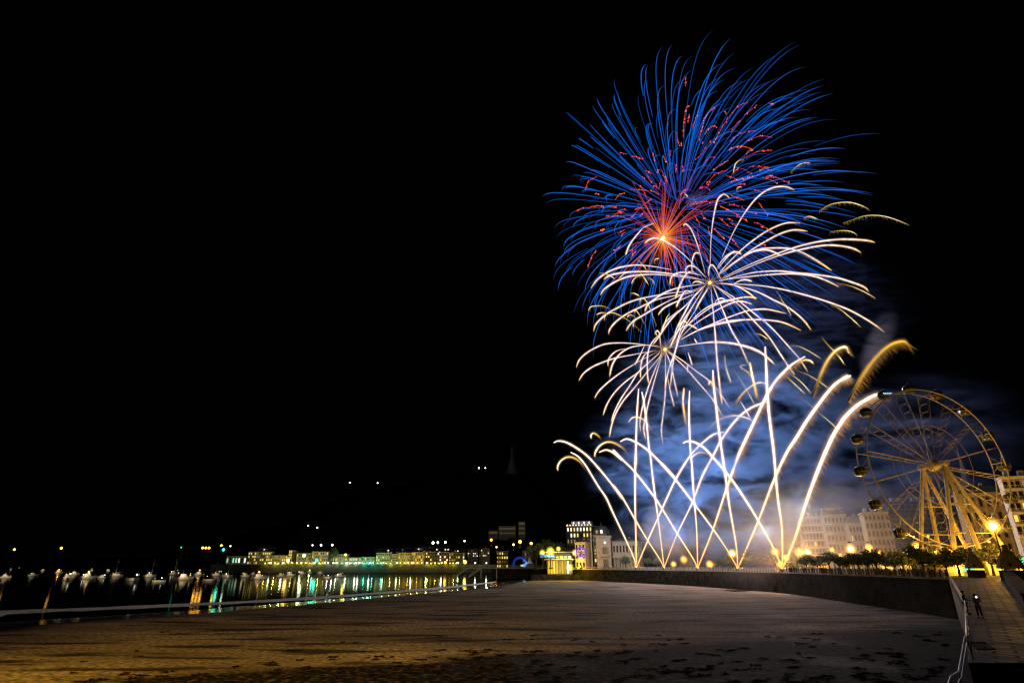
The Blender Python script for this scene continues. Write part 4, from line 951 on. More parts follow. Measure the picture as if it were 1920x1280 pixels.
MB().tube([(p.x, p.y, PROM), (p.x, p.y, zt)], [.55, .35], 8).build('pole', M['stone_lt'], t); mb = MB(); mb.tube([(p.x - 2.4, p.y, zt - 3), (p.x, p.y, zt - 4.2), (p.x + 2.4, p.y, zt - 3)], .18, 6); mb.ball((p.x, p.y, zt + .4), .6, 8, 5); mb.build('crossarm', M['stone_lt'], t)
# --- beach kiosk: yellow lit pavilion on its dark base at the end of the wall
def kiosk():
    Y = 402.0; x0, x1 = at(1027, 1060, Y).x, at(1073, 1060, Y).x; zb, zm, zt = zat(1050, 1077, Y), zat(1050, 1049, Y), zat(1050, 1036, Y); w = x1 - x0; cx = (x0 + x1) / 2
    t = thing('beach_kiosk', 'two storey beach kiosk glowing yellow with blue awning above the sand', 'kiosk', (cx, Y, zb))
    MB().box((cx - 3, Y + 3, zb / 2 - 1.0), (w + 16, 13, zb + 2.0)).build('base', M['stone'], t)
    MB().box((cx, Y + 5, zm + .3), (w + 3, 9.5, .5)).build('deck', M['white'], t)
    MB().box((cx, Y + 5, zt + .5), (w + 2.0, 10, .6)).build('roof', M['grey'], t)
    MB().box((cx, Y + 9, (zb + zt) / 2), (w, .5, zt - zb)).build('back_wall', M['cream'], t)
    n = 9
    for k in range(n + 1): MB().box((x0 + w * k / n, Y + .6, (zb + zm) / 2), (.35, .35, zm - zb)).build('pillar', M['dark'], t)
    for k in range(n):
        m_ = ('gold_in', 'gold_in', 'win_y', 'gold_in', 'win_d', 'gold_in', 'win_d', 'win_w', 'win_d')[k]
        MB().box((x0 + w * (k + .5) / n, Y + 2.0 + (k % 3) * .6, (zb + zm) / 2), (w / n * .8, .2, (zm - zb) * .86)).build('lit_bay', E[m_], t)
    for k in range(6):
        MB().box((x0 + w * (k + .5) / 6, Y + 1.2, zm + (zt - zm) * .38), (w / 6 * .7, .2, (zt - zm) * .4)).build('upper_window', E[('blue', 'blue', 'win_d', 'win_y', 'win_g', 'win_w')[k]], t)
    aw = MB()
    for k in range(7): aw.add([(x0 - 5 + w * .5 * k / 6, Y + .2, zm + 3.6), (x0 - 5 + w * .5 * (k + 1) / 6, Y + .2, zm + 3.6), (x0 - 5 + w * .5 * (k + 1) / 6, Y - 2.6, zm + 1.6 + .3 * (k % 2)), (x0 - 5 + w * .5 * k / 6, Y - 2.6, zm + 1.6 + .3 * (k % 2)), (x0 - 5 + w * .5 * k / 6, Y + .2, zm + 3.4), (x0 - 5 + w * .5 * (k + 1) / 6, Y + .2, zm + 3.4), (x0 - 5 + w * .5 * (k + 1) / 6, Y - 2.6, zm + 1.4 + .3 * (k % 2)), (x0 - 5 + w * .5 * k / 6, Y - 2.6, zm + 1.4 + .3 * (k % 2))], [(0, 1, 2, 3), (4, 7, 6, 5), (0, 3, 7, 4), (1, 5, 6, 2), (3, 2, 6, 7)])
    aw.build('awning', M['blue_cloth'], t)
    ra = MB()
    for k in range(15): ra.box((x0 + w * k / 14, Y - .3, zm + 1.1), (.12, .12, 1.1))
    ra.box((cx, Y - .3, zm + 1.7), (w, .12, .14)); ra.build('balcony_rail', M['rail'], t)
    for k in (.15, .5, .85): lamp_light('kiosk_light', (x0 + w * k, Y - 1.6, zb + 3), 800, (1, .78, .10), .4, t)
kiosk()

# ================================================================== OLD HARBOUR ACROSS THE BAY
def port(label, x0, x1, ty, wallm, rows, cols, lit, litm, seed, Y=918, by=1056, **kw):
    a, b = at(x0, 1055, Y), at(x1, 1055, Y)
    return building('harbour_house', label, a, b, QZ, zat((x0 + x1) / 2, ty, Y), 14, wallm, rows, cols, 'houses along the old harbour', lit=lit, litm=litm, small=True, seed=seed, **kw)
port('low long harbour shed lit teal, nearest the harbour mouth', 423, 461, 1042, 'grey', 1, 7, .7, ('win_g', 'win_y', 'win_w'), 31)
port('long yellow lit harbour terrace of four storeys at the left end', 463, 505, 1034, 'cream', 4, 11, .5, ('win_y', 'win_y', 'win_d'), 32)
port('lower yellow harbour terrace with bright ground floor left of the tower', 506, 538, 1041, 'cream', 3, 9, .6, ('win_y', 'win_d'), 33)
port('narrow square harbour tower lit yellow on its left side', 539, 545.5, 1031, 'sandstone', 5, 2, .8, ('win_y',), 34)
port('narrow dark harbour house pressed against the lit tower', 546, 552, 1033, 'dark', 4, 2, .1, ('win_d',), 35)
port('grey harbour house with one white glare on its front', 554, 581, 1037, 'grey', 3, 7, .4, ('win_y', 'win_d'), 36, roof=1.6)
port('harbour house with orange lit top storey and balconies', 583, 614, 1034, 'pink', 4, 8, .45, ('win_o', 'win_y', 'win_d'), 37, roof=1.6)
port('slim dark harbour house under the tall dark tree', 617, 623, 1040, 'dark', 3, 2, .2, ('win_d',), 38)
port('yellow harbour house with a lamp on its right corner', 624, 650, 1039, 'cream', 3, 7, .6, ('win_y', 'win_d'), 39)
port('low harbour arcade behind the teal quay lights', 651, 676, 1045, 'grey', 2, 8, .5, ('win_y', 'win_g'), 40)
port('second low harbour arcade, ending at the tall pale house', 677, 702, 1044, 'cream', 2, 8, .5, ('win_y', 'win_d', 'win_g'), 41)
port('pale tall harbour house with blank lit front', 704, 731, 1036, 'sandstone', 4, 7, .35, ('win_y', 'win_d'), 42)
port('narrow brown harbour house beside the blank pale one', 732, 745, 1038, 'pink', 4, 4, .3, ('win_d', 'win_o'), 43, roof=1.6)
port('harbour house with long golden balcony row', 746, 770, 1036, 'cream', 4, 7, .4, ('win_y', 'win_d'), 44)
port('harbour house with a warm orange window in the middle', 771, 795, 1035, 'sandstone', 4, 7, .4, ('win_d', 'win_o', 'win_y'), 45, roof=1.6)
port('dark harbour house with a few big yellow windows', 797, 818, 1034, 'dark', 4, 5, .35, ('win_y',), 46)
port('dark harbour house with a bright yellow lamp at its door', 819, 840, 1035, 'tile', 4, 5, .3, ('win_y', 'win_w'), 47)
port('dark end house of the harbour row with scattered windows', 841, 871, 1036, 'dark', 4, 7, .3, ('win_w', 'win_y', 'win_d'), 48, roof=1.6)
# second row climbing the hill
rs_ = random.Random(77)
UP = [('upper town house with a pale flat top above the yellow terrace', 480, 508, 1027, 34, 'dark', .15), ('upper town house behind the pale tall house', 700, 735, 1029, 30, 'tile', .3), ('upper town house left of the middle of the hill foot', 740, 772, 1028, 30, 'dark', .28), ('upper town house right of the middle of the hill foot', 776, 806, 1026, 30, 'grey', .3),
      ('upper town house under the pair of greenish hill lamps', 810, 842, 1027, 32, 'dark', .25), ('upper town house at the right foot of the hill', 846, 874, 1030, 30, 'tile', .2), ('white fronted town house row beside the dark gap', 876, 896, 1030, 28, 'pink', .6), ('narrow white town house next to the white row', 898, 917, 1029, 28, 'pink', .45)]
for i, (lb, x0, x1, ty, dY, wm, lit) in enumerate(UP):
    a, b = at(x0, 1055, 955), at(x1, 1055, 955)
    building('town_house', lb, a, b, QZ, zat((x0 + x1) / 2, ty, 955), 12, wm, 6, 6, 'houses of the upper town', lit=lit, litm=('win_d', 'win_d', 'win_w'), small=True, seed=60 + i, skip_ground=3, win=(.45, .4), roof=1.6)
def near_old(label, x0, x1, ty, Y, wallm, rows, cols, lit, litm, seed, **kw):
    a, b = at(x0, 1055, Y), at(x1, 1055, Y)
    return building('town_house', label, a, b, PROM, zat((x0 + x1) / 2, ty, Y), 12, wallm, rows, cols, 'houses of the upper town', lit=lit, litm=litm, small=True, seed=seed, **kw)
near_old('narrow glass fronted house with a golden lit core left of the blue arch', 931, 953, 1033, 560, 'dark', 4, 5, .45, ('win_y', 'win_o'), 71)
near_old('cream house with rows of dim windows right of the blue arch', 980, 998, 1033, 560, 'cream', 3, 5, .4, ('win_d',), 72, roof=1.6)
# museum on the slope
def museum():
    Y = 1030; c = at(950, 1010, Y); t = thing('museum_building', 'grey museum blocks with a square tower on the dark hillside', 'building', (c.x, c.y, c.z))
    def blk(x0, x1, ty, by, dy=0):
        p0, p1 = at(x0, ty, Y + dy), at(x1, by, Y + dy); MB().box(((p0.x + p1.x) / 2, Y + dy + 6, (p0.z + p1.z) / 2), (p1.x - p0.x, 12, p0.z - p1.z)).build('wing', M['grey'], t); return p0, p1
    def rowwin(x0, x1, y, n, m_, hh=1.9):
        for k in range(n):
            q = at(x0 + (x1 - x0) * (k + .5) / n, y, Y - .12); MB().box(q, ((x1 - x0) / n * .6 * .74, .2, hh)).build('window', m_, t)
    blk(916, 933, 994, 1012); blk(935, 967, 985, 1012, .0); blk(972, 985, 977, 1012)
    dim = mat('museum_lit_window', (.5, .5, .45), .6, emit=(.9, .95, .75), estr=.10); dim2 = mat('museum_dim_window', (.5, .5, .45), .6, emit=(.9, .95, .75), estr=.05)
    rowwin(917, 932, 998, 6, dim); rowwin(936, 966, 990.5, 11, dim); rowwin(936, 966, 999, 11, dim2)
    for y in (981, 990, 999): rowwin(973, 984, y, 4, dim, 2.6 if y == 981 else 1.9)
museum()
def statue():
    Y = 1180; b = at(960, 876, Y); top = at(958, 834, Y); h = top.z - b.z
    t = thing('hill_statue', 'pale robed statue on a broad stone pedestal crowning the dark hill', 'statue', b)
    MB().lathe((b.x, b.y, b.z - 14), [(15, 0), (12, 8), (9, 14), (8.4, 14 + h * .12), (5.2, 14 + h * .34), (4.6, 14 + h * .36)], 8).build('pedestal', M['statue'], t)
    z0 = b.z + h * .36; f = MB(); f.lathe((b.x, b.y, z0), [(4.0, 0), (3.5, h * .16), (2.8, h * .32), (3.2, h * .44), (2.9, h * .5), (1.1, h * .53), (.9, h * .55), (1.5, h * .575), (1.6, h * .60), (1.1, h * .63), (.3, h * .64)], 10)
    f.tube([(b.x - 2.8, b.y, z0 + h * .47), (b.x - 3.8, b.y - 1, z0 + h * .38), (b.x - 2.2, b.y - 3, z0 + h * .36)], [1.0, .9, .6], 7)
    f.tube([(b.x + 2.8, b.y, z0 + h * .47), (b.x + 4.2, b.y - 1, z0 + h * .46), (b.x + 4.6, b.y - 2.5, z0 + h * .56)], [1.0, .8, .5], 7)
    f.build('robed_figure', M['statue'], t, smooth=True)
    lamp_light('statue_light', (b.x - 5, b.y - 24, b.z + 2), 160, (.7, 1, .8), .5, t)
statue()
# pier of the sailing club with its props and stairs
def pier():
    Y = 470; x0, x1 = at(868, 1060, Y).x, at(1026, 1060, Y).x; z = zat(940, 1064, Y); t = thing('boat_club_pier', 'thin pier deck with railing, props and slanting gangways left of the kiosk', 'pier', ((x0 + x1) / 2, Y, 0))
    MB().box(((x0 + x1) / 2, Y + 3, z), (x1 - x0, 7, .6)).build('deck', M['stone_lt'], t)
    MB().box((at(1014, 1060, Y).x, Y + 3, z / 2 - .8), (at(1026, 1060, Y).x - at(1001, 1060, Y).x, 8, z - .4)).build('abutment', M['stone'], t)
    for px in (902, 931, 962, 990): q = at(px, 1060, Y); MB().tube([(q.x, Y + 1, -2), (q.x, Y + 1, z - .3)], .42, 8).build('pile', M['stone_lt'], t)
    ra = MB(); n = 42
    for k in range(n + 1): ra.box((x0 + (x1 - x0) * k / n, Y - .3, z + 1.0), (.14, .14, 1.4))
    ra.box(((x0 + x1) / 2, Y - .3, z + 1.75), (x1 - x0, .14, .16)); ra.box(((x0 + x1) / 2, Y - .3, z + 1.1), (x1 - x0, .08, .08)); ra.build('railing', M['rail'], t)
    for (pa, pb) in ((878, 852), (902, 878)):
        g = MB(); qa, qb = at(pa, 1060, Y), at(pb, 1072, Y - 2); g.tube([(qa.x, Y - 1.4, z), (qb.x, Y - 2, .6)], .5, 5); g.tube([(qa.x, Y - 1.4, z + 1.6), (qb.x, Y - 2, 2.0)], .14, 5); g.build('gangway', M['stone_lt'], t)
    return z
PZ = pier()
def arch():
    Y = 480; q = at(975, 1060, Y); zt = zat(970, 1045, Y); w = at(988, 1060, Y).x - at(962, 1060, Y).x
    t = thing('inflatable_arch', 'deep blue inflatable arch standing on the pier', 'arch', (q.x, Y, PZ + .3)); mb = MB(); pts = []
    for k in range(13):
        a = math.pi * k / 12; pts.append((q.x - w / 2 * math.cos(a), Y + 2, PZ + .3 + (zt - PZ) * math.sin(a) ** .7))
    mb.tube(pts, .95, 8); mb.build('tube', M['blue_cloth'], t, smooth=True)
    q = at(992, 1060, Y); t = thing('market_tent', 'pale peaked tent beside the blue arch', 'tent', (q.x, Y, PZ + .3)); ww = 3.4
    MB().add([(q.x - ww, Y + .6, PZ + 3.2), (q.x + ww, Y + .6, PZ + 3.2), (q.x + ww, Y + 5, PZ + 3.2), (q.x - ww, Y + 5, PZ + 3.2), (q.x + .6, Y + 2.8, PZ + 6.2)], [(0, 1, 4), (1, 2, 4), (2, 3, 4), (3, 0, 4), (3, 2, 1, 0)]).build('canopy', M['tent'], t)
    for (dx, dy) in ((-ww + .1, .7), (ww - .1, .7), (-ww + .1, 4.9), (ww - .1, 4.9)): MB().tube([(q.x + dx, Y + dy, PZ + .3), (q.x + dx, Y + dy, PZ + 3.3)], .1, 5).build('pole', M['white'], t)
    lamp_light('tent_light', (q.x - 4, Y - .8, PZ + 3), 900, (.35, .75, 1), .4, t)
    MB().box((q.x - 5.5, Y + .9, PZ + 1.6), (2.2, .2, 1.4)).build('lit_counter', E['win_g'], t)
arch()

# ================================================================== LAMPS
def street_lamp(label, px, py, Y, kind, r, power, base=None, group=None, name='street_lamp', cat_='street lamp', light=True, gap=(0, -.5)):
    p = at(px, py, Y); b = base if base is not None else PROM
    t = thing(name, label, cat_, (p.x, p.y, b), group)
    if base is None or base < p.z - 1:
        mb = MB(); mb.lathe((p.x, p.y, b), [(r * 1.1 + .12, 0), (r * .8 + .10, .8), (.09 + r * .12, 1.1), (.07 + r * .08, max(1.3, p.z - b - r * .9))], 8); mb.build('post', M['iron'], t)
    ca = MB(); ca.lathe((p.x, p.y, p.z + r * 2.12), [(r * .9, 0), (r * .55, r * .35), (.03, r * .6)], 8); ca.build('cap', M['iron'], t)
    MB().ball(p, r * (.85 if group == 'lamps along the promenade' else 1), 10, 7).build('bulb', E[kind], t, smooth=True)
    if group == 'lamps along the promenade':      # glow round the bulb, put in as additive emissive shells
        gc = {'amber': (.60, .22, .01), 'warm': (.62, .27, .03), 'yellow': (.50, .38, .02), 'teal': (.02, .4, .25)}[kind]
        g = MB(); g.ball(p, r * 1.5, 14, 9, col=gc); g.ball(p, r * 2.1, 14, 9, col=tuple(x * .3 for x in gc)); g.build('glass_globe', M['glow'], t, smooth=True)
    if light: lamp_light('lamp_light', p + Vector((gap[0], gap[1] - r, 0)), power, LC[kind], r, t)
    return t
PL = [  # promenade lamps from left to right
 (1017, 1036, 418, 'yellow', .9, 9000, 'yellow lamp among dark trees left of the kiosk'), (1032, 1033, 400, 'yellow', 1.2, 13000, 'brightest yellow lamp above the kiosk roof'), (1047, 1028.5, 408, 'yellow', .7, 3000, 'highest yellow lamp over the kiosk'),
 (1068, 1063.5, 396, 'yellow', 1.0, 8000, 'yellow lamp low at the right corner of the kiosk'), (1078, 1036, 392, 'warm', .9, 6000, 'white amber lamp below the lit hotel'), (1089, 1048.5, 388, 'amber', .8, 5000, 'amber lamp under the purple neon wheel'),
 (1263, 1057, 318, 'amber', .7, 2600, 'low amber lamp just right of the second rack'), (1282, 1048, 306, 'amber', .8, 3600, 'amber lamp between the second and third racks'), (1331, 1057, 285, 'amber', .8, 3600, 'low amber lamp right of the third rack'),
 (1373, 1037, 268, 'warm', .85, 5500, 'bright amber lamp left of the fourth rack'), (1453, 1034, 246, 'amber', .8, 5500, 'bright amber lamp left of the rightmost rack'), (1463, 1058, 232, 'amber', .6, 2600, 'low amber lamp beside the rightmost rack'), (1474, 1045, 236, 'amber', .6, 3000, 'amber lamp above the rightmost rack'),
 (1498, 1034.5, 228, 'amber', .75, 5500, 'first of two amber lamps right of the rightmost rack'), (1514, 1034.5, 225, 'warm', .65, 4500, 'second of two amber lamps right of the rightmost rack'), (1560, 1030, 218, 'amber', .4, 1200, 'small faint amber lamp in the haze under the flats'),
 (1595, 1028.5, 196, 'warm', .70, 8500, 'large white amber lamp before the smoky flats'), (1629, 1027, 192, 'amber', .60, 7000, 'amber lamp right of the large white one before the flats'), (1659, 1046, 188, 'yellow', .38, 1600, 'small yellow lamp low among the promenade trees'),
 (1700, 1039, 176, 'warm', .48, 2800, 'white lamp above the kiosk roofs left of the wheel foot'), (1719, 1023.5, 172, 'amber', .58, 5200, 'orange lamp in front of the left wheel legs'), (1762, 1037, 163, 'yellow', .42, 2800, 'yellow lamp under the boarding deck of the wheel'),
 (1869, 1033.5, 138, 'yellow', .36, 2600, 'small yellow lamp between the two stone monuments'), (1862, 986, 122, 'warm', .66, 4000, 'brightest amber lamp, high on its post right of the wheel'), (1576, 1041, 212, 'amber', .40, 1500, 'low amber lamp between tree crowns left of the large white one'), (1648, 1036, 186, 'amber', .40, 1800, 'amber lamp above the small yellow one among the trees'), (1736, 1049, 166, 'amber', .36, 1600, 'low amber lamp under the left wheel legs'), (1783, 1034, 156, 'amber', .40, 2200, 'amber lamp between the right wheel legs'), (1893, 1046, 134, 'amber', .30, 1200, 'small amber lamp beside the right monument'),
 (1915, 1051, 132, 'teal', .34, 900, 'green lamp at the right edge behind the monument'),
]
for (x, y, Y, kd, r, pw, lb) in PL:
    street_lamp('glowing ' + lb if 'green' not in lb else lb, x, y, Y, kd, r * 1.22, pw, group='lamps along the promenade')
# lamps of the far quay, mirrored in the bay
QL = [508, 531, 565, 588, 625, 650, 668, 673, 694, 719, 745, 772, 800, 828, 859, 891, 912]
wo = ['first', 'second', 'third', 'fourth', 'fifth', 'sixth', 'seventh', 'eighth', 'ninth', 'tenth', 'eleventh', 'twelfth', 'thirteenth', 'fourteenth', 'fifteenth', 'sixteenth', 'seventeenth', 'eighteenth', 'nineteenth', 'twentieth']
for i, x in enumerate(QL):
    kd = 'teal' if x == 588 else 'greenish'; st = (.6, 1.4, .8, 1.2, .7, .9, 1.0, 1.0, 1.1, .7, .6, 1.1, 1.2, 1.2, .8, .7, 1.0)[i]
    street_lamp('the one teal lamp on the far quay among greenish ones' if x == 588 else 'small greenish quay lamp, %s from the left along the old harbour' % wo[i], x, 1054.5, 893, kd, 1.0, 2800 * st, QZ, 'lamps along the far quay')
EL = [(380, 1026.5, 'amber', 1.3, 2500, 'left of three orange lamps at the harbour mouth'), (386, 1026.5, 'amber', 1.3, 2500, 'middle of three orange lamps at the harbour mouth'), (392, 1026.5, 'amber', 1.3, 2500, 'right of three orange lamps at the harbour mouth'), (419, 1030, 'teal', 1.5, 3000, 'green harbour light beside the mouth'), (415, 1022, 'yellow', 1.1, 1500, 'yellow lamp above the green harbour light'), (432, 1023, 'greenish', .9, 1500, 'greenish lamp right of the green harbour light'),
      (648, 1039.5, 'yellow', 1.3, 3000, 'yellow lamp on the corner of a harbour house'), (570, 1041, 'greenish', 1.8, 4000, 'white green glare on a grey harbour front'), (540, 1050, 'warm', 1.8, 5000, 'white pink glare at the foot of the harbour tower'), (594, 1050, 'teal', 1.6, 3500, 'teal sign lamp on a harbour front'), (872, 1053, 'yellow', 1.9, 5000, 'golden glare at the end of the harbour row'), (835, 1054, 'amber', 1.5, 4000, 'golden lamp at the foot of the dark harbour house')]
for (x, y, kd, r, pw, lb) in EL: street_lamp(lb, x, y, 890, kd, r * 1.25, pw * .6, QZ if y > 1036 or x > 440 else 4.5, 'lights of the old harbour', 'harbour_lamp', 'lamp')
for k in range(44):
    x = 498 + k * 8.4 + rnd.uniform(-2, 2); kd = 'yellow' if k < 14 else rnd.choice(('greenish', 'teal', 'white')) if k < 27 else rnd.choice(('yellow', 'amber', 'yellow'))
    street_lamp('tiny %s bulb of the string along the far quay front' % {'yellow': 'yellow', 'greenish': 'pale green', 'teal': 'teal', 'white': 'white', 'amber': 'amber'}[kd], x, 1055 + rnd.uniform(-.8, .8), 895, kd, rnd.uniform(.55, 1.0), 7000, QZ, 'string of quay front bulbs', 'quay_bulb', 'lamp', light=(k % 2 == 0), gap=(0, 1.5))
HL = [(656, 904, .9, 'left of two lone lamps high on the dark hill'), (708, 905, .9, 'right of two lone lamps high on the dark hill'), (898, 877, 1.0, 'left lamp of the close pair near the hill top'), (910, 877, .85, 'right lamp of the close pair near the hill top'), (578, 985, .8, 'upper of two faint lamps on the low left slope'), (595, 988.5, .85, 'lower of two faint lamps on the low left slope'),
      (812, 1017, 1.5, 'leftmost of three greenish lamps above the harbour roofs'), (821, 1016.5, 1.2, 'middle of three greenish lamps above the harbour roofs'), (835, 1016, 1.3, 'rightmost of three greenish lamps above the harbour roofs'), (871, 1013.5, 1.0, 'greenish lamp alone left of the museum foot'), (819, 1031.5, 1.2, 'greenish lamp among the upper town roofs'), (623, 1021, 1.1, 'greenish lamp beside the tall dark harbour tree'), (602, 1021.5, 1.1, 'greenish lamp over the orange topped harbour house'), (586, 1021.5, .8, 'fainter greenish lamp left of its twin over the harbour')]
for (x, y, r, lb) in HL:
    Yh = 985 if y > 1000 else 1105; p = at(x, y, Yh); street_lamp(lb, x, y, Yh, 'white', r * 1.3, 300, p.z - 5 if y < 1000 else p.z - 8, 'lamps on the hillside', 'hill_lamp', 'lamp', light=False)
OL = [(921, 1011.5, 1.6, 'amber lamp under the small museum wing'), (975, 1015, 2.2, 'large amber glare under the museum tower'), (996, 1018, 1.8, 'amber lamp right of the museum tower'), (931, 1025, 1.2, 'orange lamp over the golden core house'), (963, 1020.5, 1.3, 'pale yellow lamp below the museum')]
for (x, y, r, lb) in OL:
    street_lamp(lb, x, y, 962, 'amber' if x != 963 else 'warm', r * 1.2, 5000, at(x, y, 962).z - 9, 'amber lamps below the museum', 'hill_lamp', 'lamp')
street_lamp('yellow mast light far out at the left edge', 27, 1029.5, 640, 'amber', 1.1, 300, .5, 'mast lights in the bay', 'mast_light', 'lamp', light=False)
street_lamp('amber mast light second from the left edge', 115, 1027, 640, 'amber', 1.2, 300, .5, 'mast lights in the bay', 'mast_light', 'lamp', light=False)
street_lamp('faint teal light low over the open bay', 340, 1025.5, 660, 'teal', .6, 300, .5, 'mast lights in the bay', 'mast_light', 'lamp', light=False)

# ================================================================== BOATS
BO = [(10, 1080, 0, .9), (20, 1066, 1, .9), (36, 1062, 1, 1), (62, 1076, 0, .9), (80, 1067, 0, 1), (110, 1071, 2, 1.1), (125, 1084, 0, 1.25), (140, 1074, 0, 1.1), (165, 1081, 2, 1.2), (172, 1067, 1, 1), (190, 1080, 0, .7), (203, 1067, 0, .9), (218, 1077, 1, 1.2), (248, 1086, 3, 1.4), (281, 1078, 1, 1.2), (297, 1088, 3, .8), (325, 1074, 1, 1.3), (345, 1083, 0, 1.3), (372, 1075, 2, 1.2), (391, 1086, 3, .9), (406, 1076, 1, 1.2), (425, 1079, 1, 1.2), (460, 1078, 0, 1), (474, 1074, 0, .8), (485, 1082, 2, 1.2), (527, 1078, 0, 1), (544, 1076, 1, 1.1), (566, 1073, 0, 1), (580, 1071, 2, .9), (600, 1072, 0, .8), (613, 1081, 3, 1), (636, 1078, 0, .95)]
def boat_parts(kind):
    hull = MB(); L_, B_ = 7.4, 2.6; secs = [(-1, .75, .95, 0), (-.5, .95, .9, -.25), (.1, 1.0, .92, -.3), (.6, .72, 1.05, -.2), (1.0, .04, 1.3, .2)]; vs = []
    for (x, w, zt, zb) in secs: vs += [(x * L_ / 2, -w * B_ / 2, zt), (x * L_ / 2, -w * B_ * .36, zb), (x * L_ / 2, w * B_ * .36, zb), (x * L_ / 2, w * B_ / 2, zt)]
    fs = [(i * 4 + k, i * 4 + k + 1, i * 4 + k + 5, i * 4 + k + 4) for i in range(4) for k in range(3)] + [(0, 3, 2, 1)] + [(i * 4, i * 4 + 4, i * 4 + 7, i * 4 + 3) for i in range(4)]
    hull.add(vs, fs); cab = MB(); mast = MB()
    if kind in (0, 2):
        cab.add([(-1.6, -.9, .93), (1.3, -.8, .95), (1.3, .8, .95), (-1.6, .9, .93), (-1.4, -.75, 2.25), (.6, -.7, 2.2), (.6, .7, 2.2), (-1.4, .75, 2.25)], [(0, 1, 5, 4), (1, 2, 6, 5), (2, 3, 7, 6), (3, 0, 4, 7), (4, 5, 6, 7)])
        mast.tube([(-.8, 0, 2.2), (-.8, 0, 4.0)], .05, 5); mast.tube([(1.4, -.8, 1.1), (3.4, 0, 1.75), (1.4, .8, 1.1)], .04, 4)
    if kind == 1:
        cab.add([(-1.8, -.8, .93), (1.5, -.6, .97), (1.5, .6, .97), (-1.8, .8, .93), (-1.6, -.6, 1.5), (1.1, -.45, 1.45), (1.1, .45, 1.45), (-1.6, .6, 1.5)], [(0, 1, 5, 4), (1, 2, 6, 5), (2, 3, 7, 6), (3, 0, 4, 7), (4, 5, 6, 7)])
        mast.tube([(.6, 0, .9), (.6, 0, 9.5)], .08, 5); mast.tube([(.6, 0, 2.2), (-3.0, 0, 2.1)], .10, 5); mast.tube([(.6, 0, 9.3), (3.6, 0, 1.3)], .025, 3); mast.tube([(.6, 0, 9.3), (-3.6, 0, 1.0)], .025, 3)
    if kind == 3:
        cab.box((-.6, 0, 1.02), (.5, 2.0, .12)); cab.box((.9, 0, 1.02), (.5, 1.9, .12)); mast.tube([(-3.7, 0, .4), (-3.9, 0, 1.4)], .18, 6)
    return hull, cab, mast
KN = ['white motorboat with a small cabin', 'sailing yacht with bare mast', 'cabin cruiser with a lit deck lamp', 'open rowing dinghy']
PARTS = {}
for kd in range(4):
    h_, c_, m_ = boat_parts(kd); o1 = h_.build('hull', M['hull']); o2 = c_.build('cabin' if kd != 3 else 'thwart', M['hull'] if kd != 3 else M['wood']); o3 = m_.build('mast' if kd in (1,) else 'outboard_motor' if kd == 3 else 'deck_rail', M['steel'])
    PARTS[kd] = [o1, o2, o3]
used = set(); order = sorted(range(len(BO)), key=lambda i: BO[i][0]); cnt = {}
for n_, i in enumerate(order):
    x, y, kd, sc = BO[i]; p = onz(x, y + 2.5, -.5); row = 'far row' if y < 1072 else 'middle row' if y < 1079 else 'near row'; key = (kd, row); cnt[key] = cnt.get(key, 0) + 1
    t = thing('boat', '%s, %s from left in the %s of boats' % (KN[kd], wo[cnt[key] - 1], row), 'boat', (p.x, p.y, -.5), 'boats moored in the bay'); t.rotation_euler.z = R(rnd.uniform(-35, 35) + (180 if rnd.random() < .5 else 0)); t.scale = (sc * 1.3,) * 3
    for o in PARTS[kd]:
        c = o if kd not in used else o.copy()
        if c is not o: COL.objects.link(c)
        c.parent = t
    used.add(kd)
    for q in range(rnd.choice((1, 2, 2, 3))):       # cabin and riding lights
        s = MB(); s.ball((0, 0, 0), rnd.uniform(.15, .30), 6, 4); lo = s.build('riding_light', E[rnd.choice(('win_w', 'white', 'win_w', 'win_y'))]); lo.parent = t; lo.location = (rnd.uniform(-2.6, 2.4), rnd.uniform(-.8, .8), rnd.uniform(1.5, 2.7))
    if kd == 2:
        w_ = rnd.random(); s = MB(); s.ball((0, 0, 0), .42, 8, 5); lo = s.build('deck_lamp', E['amber']); lo.parent = t; lo.location = (-.2, -.3, 3.1)
        pw = 2600 if x == 372 else 1000; lamp_light('boat_light', Vector((p.x, p.y - .9, 2.7)), pw, LC['amber'] if x < 560 else LC['greenish'], .3)
    dl = bpy.data.lights.new('deck_or_fill_light', 'SPOT'); dl.energy = 1100 * rnd.uniform(.5, 1.5); dl.color = (1, .76, .40); dl.spot_size = R(75); dl.spot_blend = .6; dl.shadow_soft_size = .2  # added fill spot hanging in front of each boat to brighten its hull
    do_ = bpy.data.objects.new('deck_or_fill_light', dl); COL.objects.link(do_); do_.location = (p.x + rnd.uniform(-2, 2), p.y - 6.5, 3.2); do_.rotation_euler = (Vector((p.x, p.y + .5, .6)) - do_.location).to_track_quat('-Z', 'Y').to_euler()

